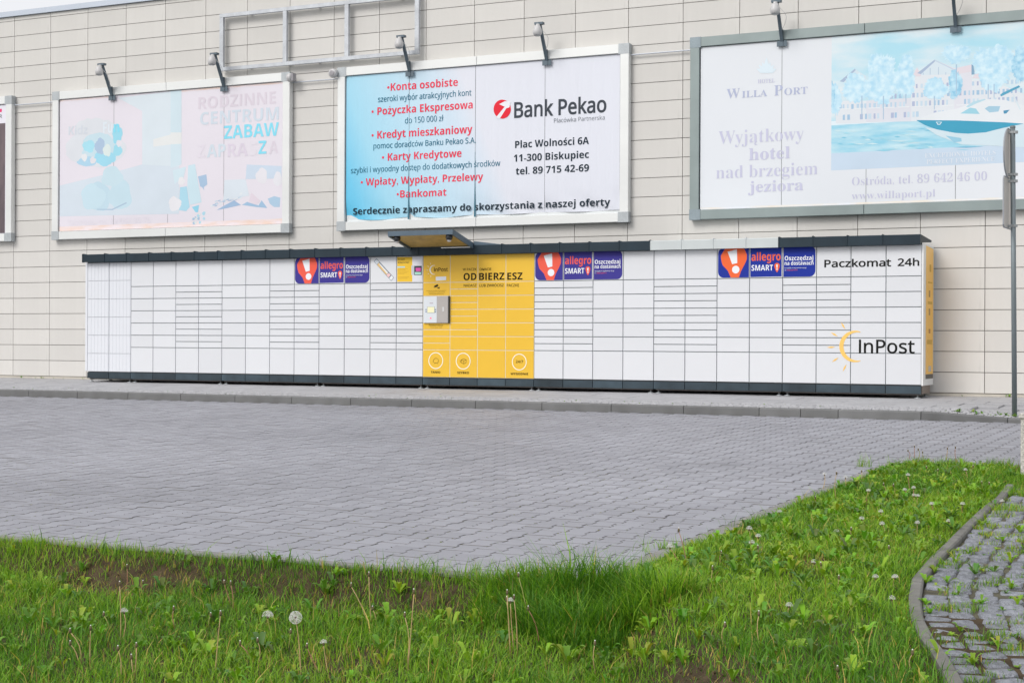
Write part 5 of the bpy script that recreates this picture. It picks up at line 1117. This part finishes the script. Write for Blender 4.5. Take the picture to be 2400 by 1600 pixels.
F4 = lambda x, y: (x / 2.94, 1220 + y / 2.94); F5 = lambda x, y: (800 + x / 2.94, 1220 + y / 2.94); F3 = lambda x, y: (1600 + x / 2.24, 900 + y / 2.24)
dandelion(2037, 665, 2075, 1115, 'clock', 'tan', .026, 'full round white dandelion seed head on a tall tan stem', F4)
dandelion(1845, 665, 1885, 830, 'tuft', 'green', .021, 'half-blown fluffy dandelion just left of the full round seed head', F4)
dandelion(855, 633, 835, 850, 'tuft', 'tan', .014, 'white-tufted dandelion low in the grass beside a tall brown-headed stem at left', F4)
dandelion(2265, 190, 2345, 330, 'tuft', 'red', .016, 'white-tufted dandelion leaning left over the paving edge beyond the tall grass tuft', F5)
dandelion(1165, 560, 1190, 910, 'tuft', 'tan', .012, 'white-tufted stem in the middle of a tight clump of tall tan stems', F5)
for hx, hy, bx, by, s in ((825, 440, 832, 850, 'tan'), (483, 765, 560, 990, 'tan'), (484, 850, 545, 1000, 'tan'), (625, 745, 620, 1010, 'tan'), (813, 885, 830, 1110, 'tan'), (905, 945, 925, 1110, 'tan'), (940, 865, 925, 1100, 'tan'), (715, 650, 765, 770, 'green'), (1197, 610, 1215, 775, 'red'), (1520, 645, 1480, 1085, 'tan'), (1775, 830, 1780, 1000, 'tan'), (1655, 850, 1735, 965, 'red'), (2115, 870, 2220, 1085, 'red'), (875, 320, 865, 520, 'red'), (985, 430, 992, 540, 'red'), (1590, 435, 1605, 640, 'red'), (1545, 430, 1600, 600, 'red'), (1452, 655, 1445, 760, 'green'), (2003, 770, 1985, 900, 'green')): dandelion(hx, hy, bx, by, 'bare', s, T=F4)
dandelion(2230, 850, 2275, 1105, 'tuft', 'tan', .012, T=F4)
for hx, hy, bx, by, s in ((68, 450, 200, 740, 'tan'), (190, 375, 208, 740, 'tan'), (215, 610, 232, 750, 'tan'), (437, 655, 448, 1020, 'tan'), (500, 495, 455, 1065, 'tan'), (1143, 500, 1168, 950, 'tan'), (1140, 545, 1160, 900, 'tan'), (1190, 535, 1213, 940, 'tan'), (1220, 380, 1300, 800, 'green'), (1288, 610, 1365, 870, 'red'), (1748, 850, 1760, 1090, 'tan'), (2325, 70, 2385, 330, 'red'), (1865, 705, 1872, 800, 'green')): dandelion(hx, hy, bx, by, 'bare', s, T=F5)
for hx, hy, ln, ty2 in ((745, 478, 80, 'tuft'), (808, 470, 145, 'bare'), (855, 495, 70, 'tuft'), (940, 460, 60, 'bare'), (975, 565, 95, 'tuft'), (697, 600, 50, 'bare'), (508, 675, 50, 'tuft'), (350, 765, 155, 'tuft'), (397, 805, 70, 'tuft'), (363, 838, 60, 'tuft'), (395, 860, 80, 'bare'), (1183, 352, 40, 'bare'), (1217, 330, 60, 'bare'), (1237, 345, 50, 'bare'), (1260, 360, 50, 'bare'), (1183, 482, 95, 'tuft'), (1213, 550, 60, 'tuft'), (1215, 590, 50, 'tuft'), (1235, 592, 50, 'tuft'), (1167, 560, 50, 'tuft'), (1485, 455, 55, 'tuft'), (1308, 635, 60, 'tuft'), (1470, 635, 60, 'tuft'), (1397, 725, 50, 'tuft'), (1232, 735, 70, 'tuft'), (1040, 675, 60, 'tuft'), (1047, 740, 60, 'tuft'), (940, 712, 50, 'tuft'), (885, 765, 70, 'bare'), (808, 780, 30, 'tuft'), (1083, 862, 50, 'bare'), (1115, 1020, 80, 'tuft'), (1098, 1133, 60, 'tuft'), (1012, 1020, 40, 'tuft'), (690, 965, 30, 'tuft'), (725, 975, 30, 'bare'), (820, 1020, 80, 'bare'), (400, 1210, 180, 'bare'), (222, 1270, 110, 'bare'), (157, 970, 80, 'bare'), (203, 890, 60, 'bare'), (560, 1170, 60, 'tuft'), (1207, 1415, 115, 'bare'), (813, 1500, 60, 'bare'), (1055, 530, 70, 'bare'), (1107, 535, 70, 'bare'), (1390, 340, 55, 'bare'), (1432, 335, 95, 'bare'), (1570, 520, 50, 'bare'), (1610, 525, 45, 'bare'), (1677, 620, 40, 'tuft'), (1280, 440, 60, 'bare'), (1340, 455, 60, 'bare'), (1525, 435, 70, 'bare')):
    dandelion(hx, hy, hx + random.uniform(-12, 16), hy + ln, ty2, random.choice(['tan', 'tan', 'red', 'green']), .013, T=F3)
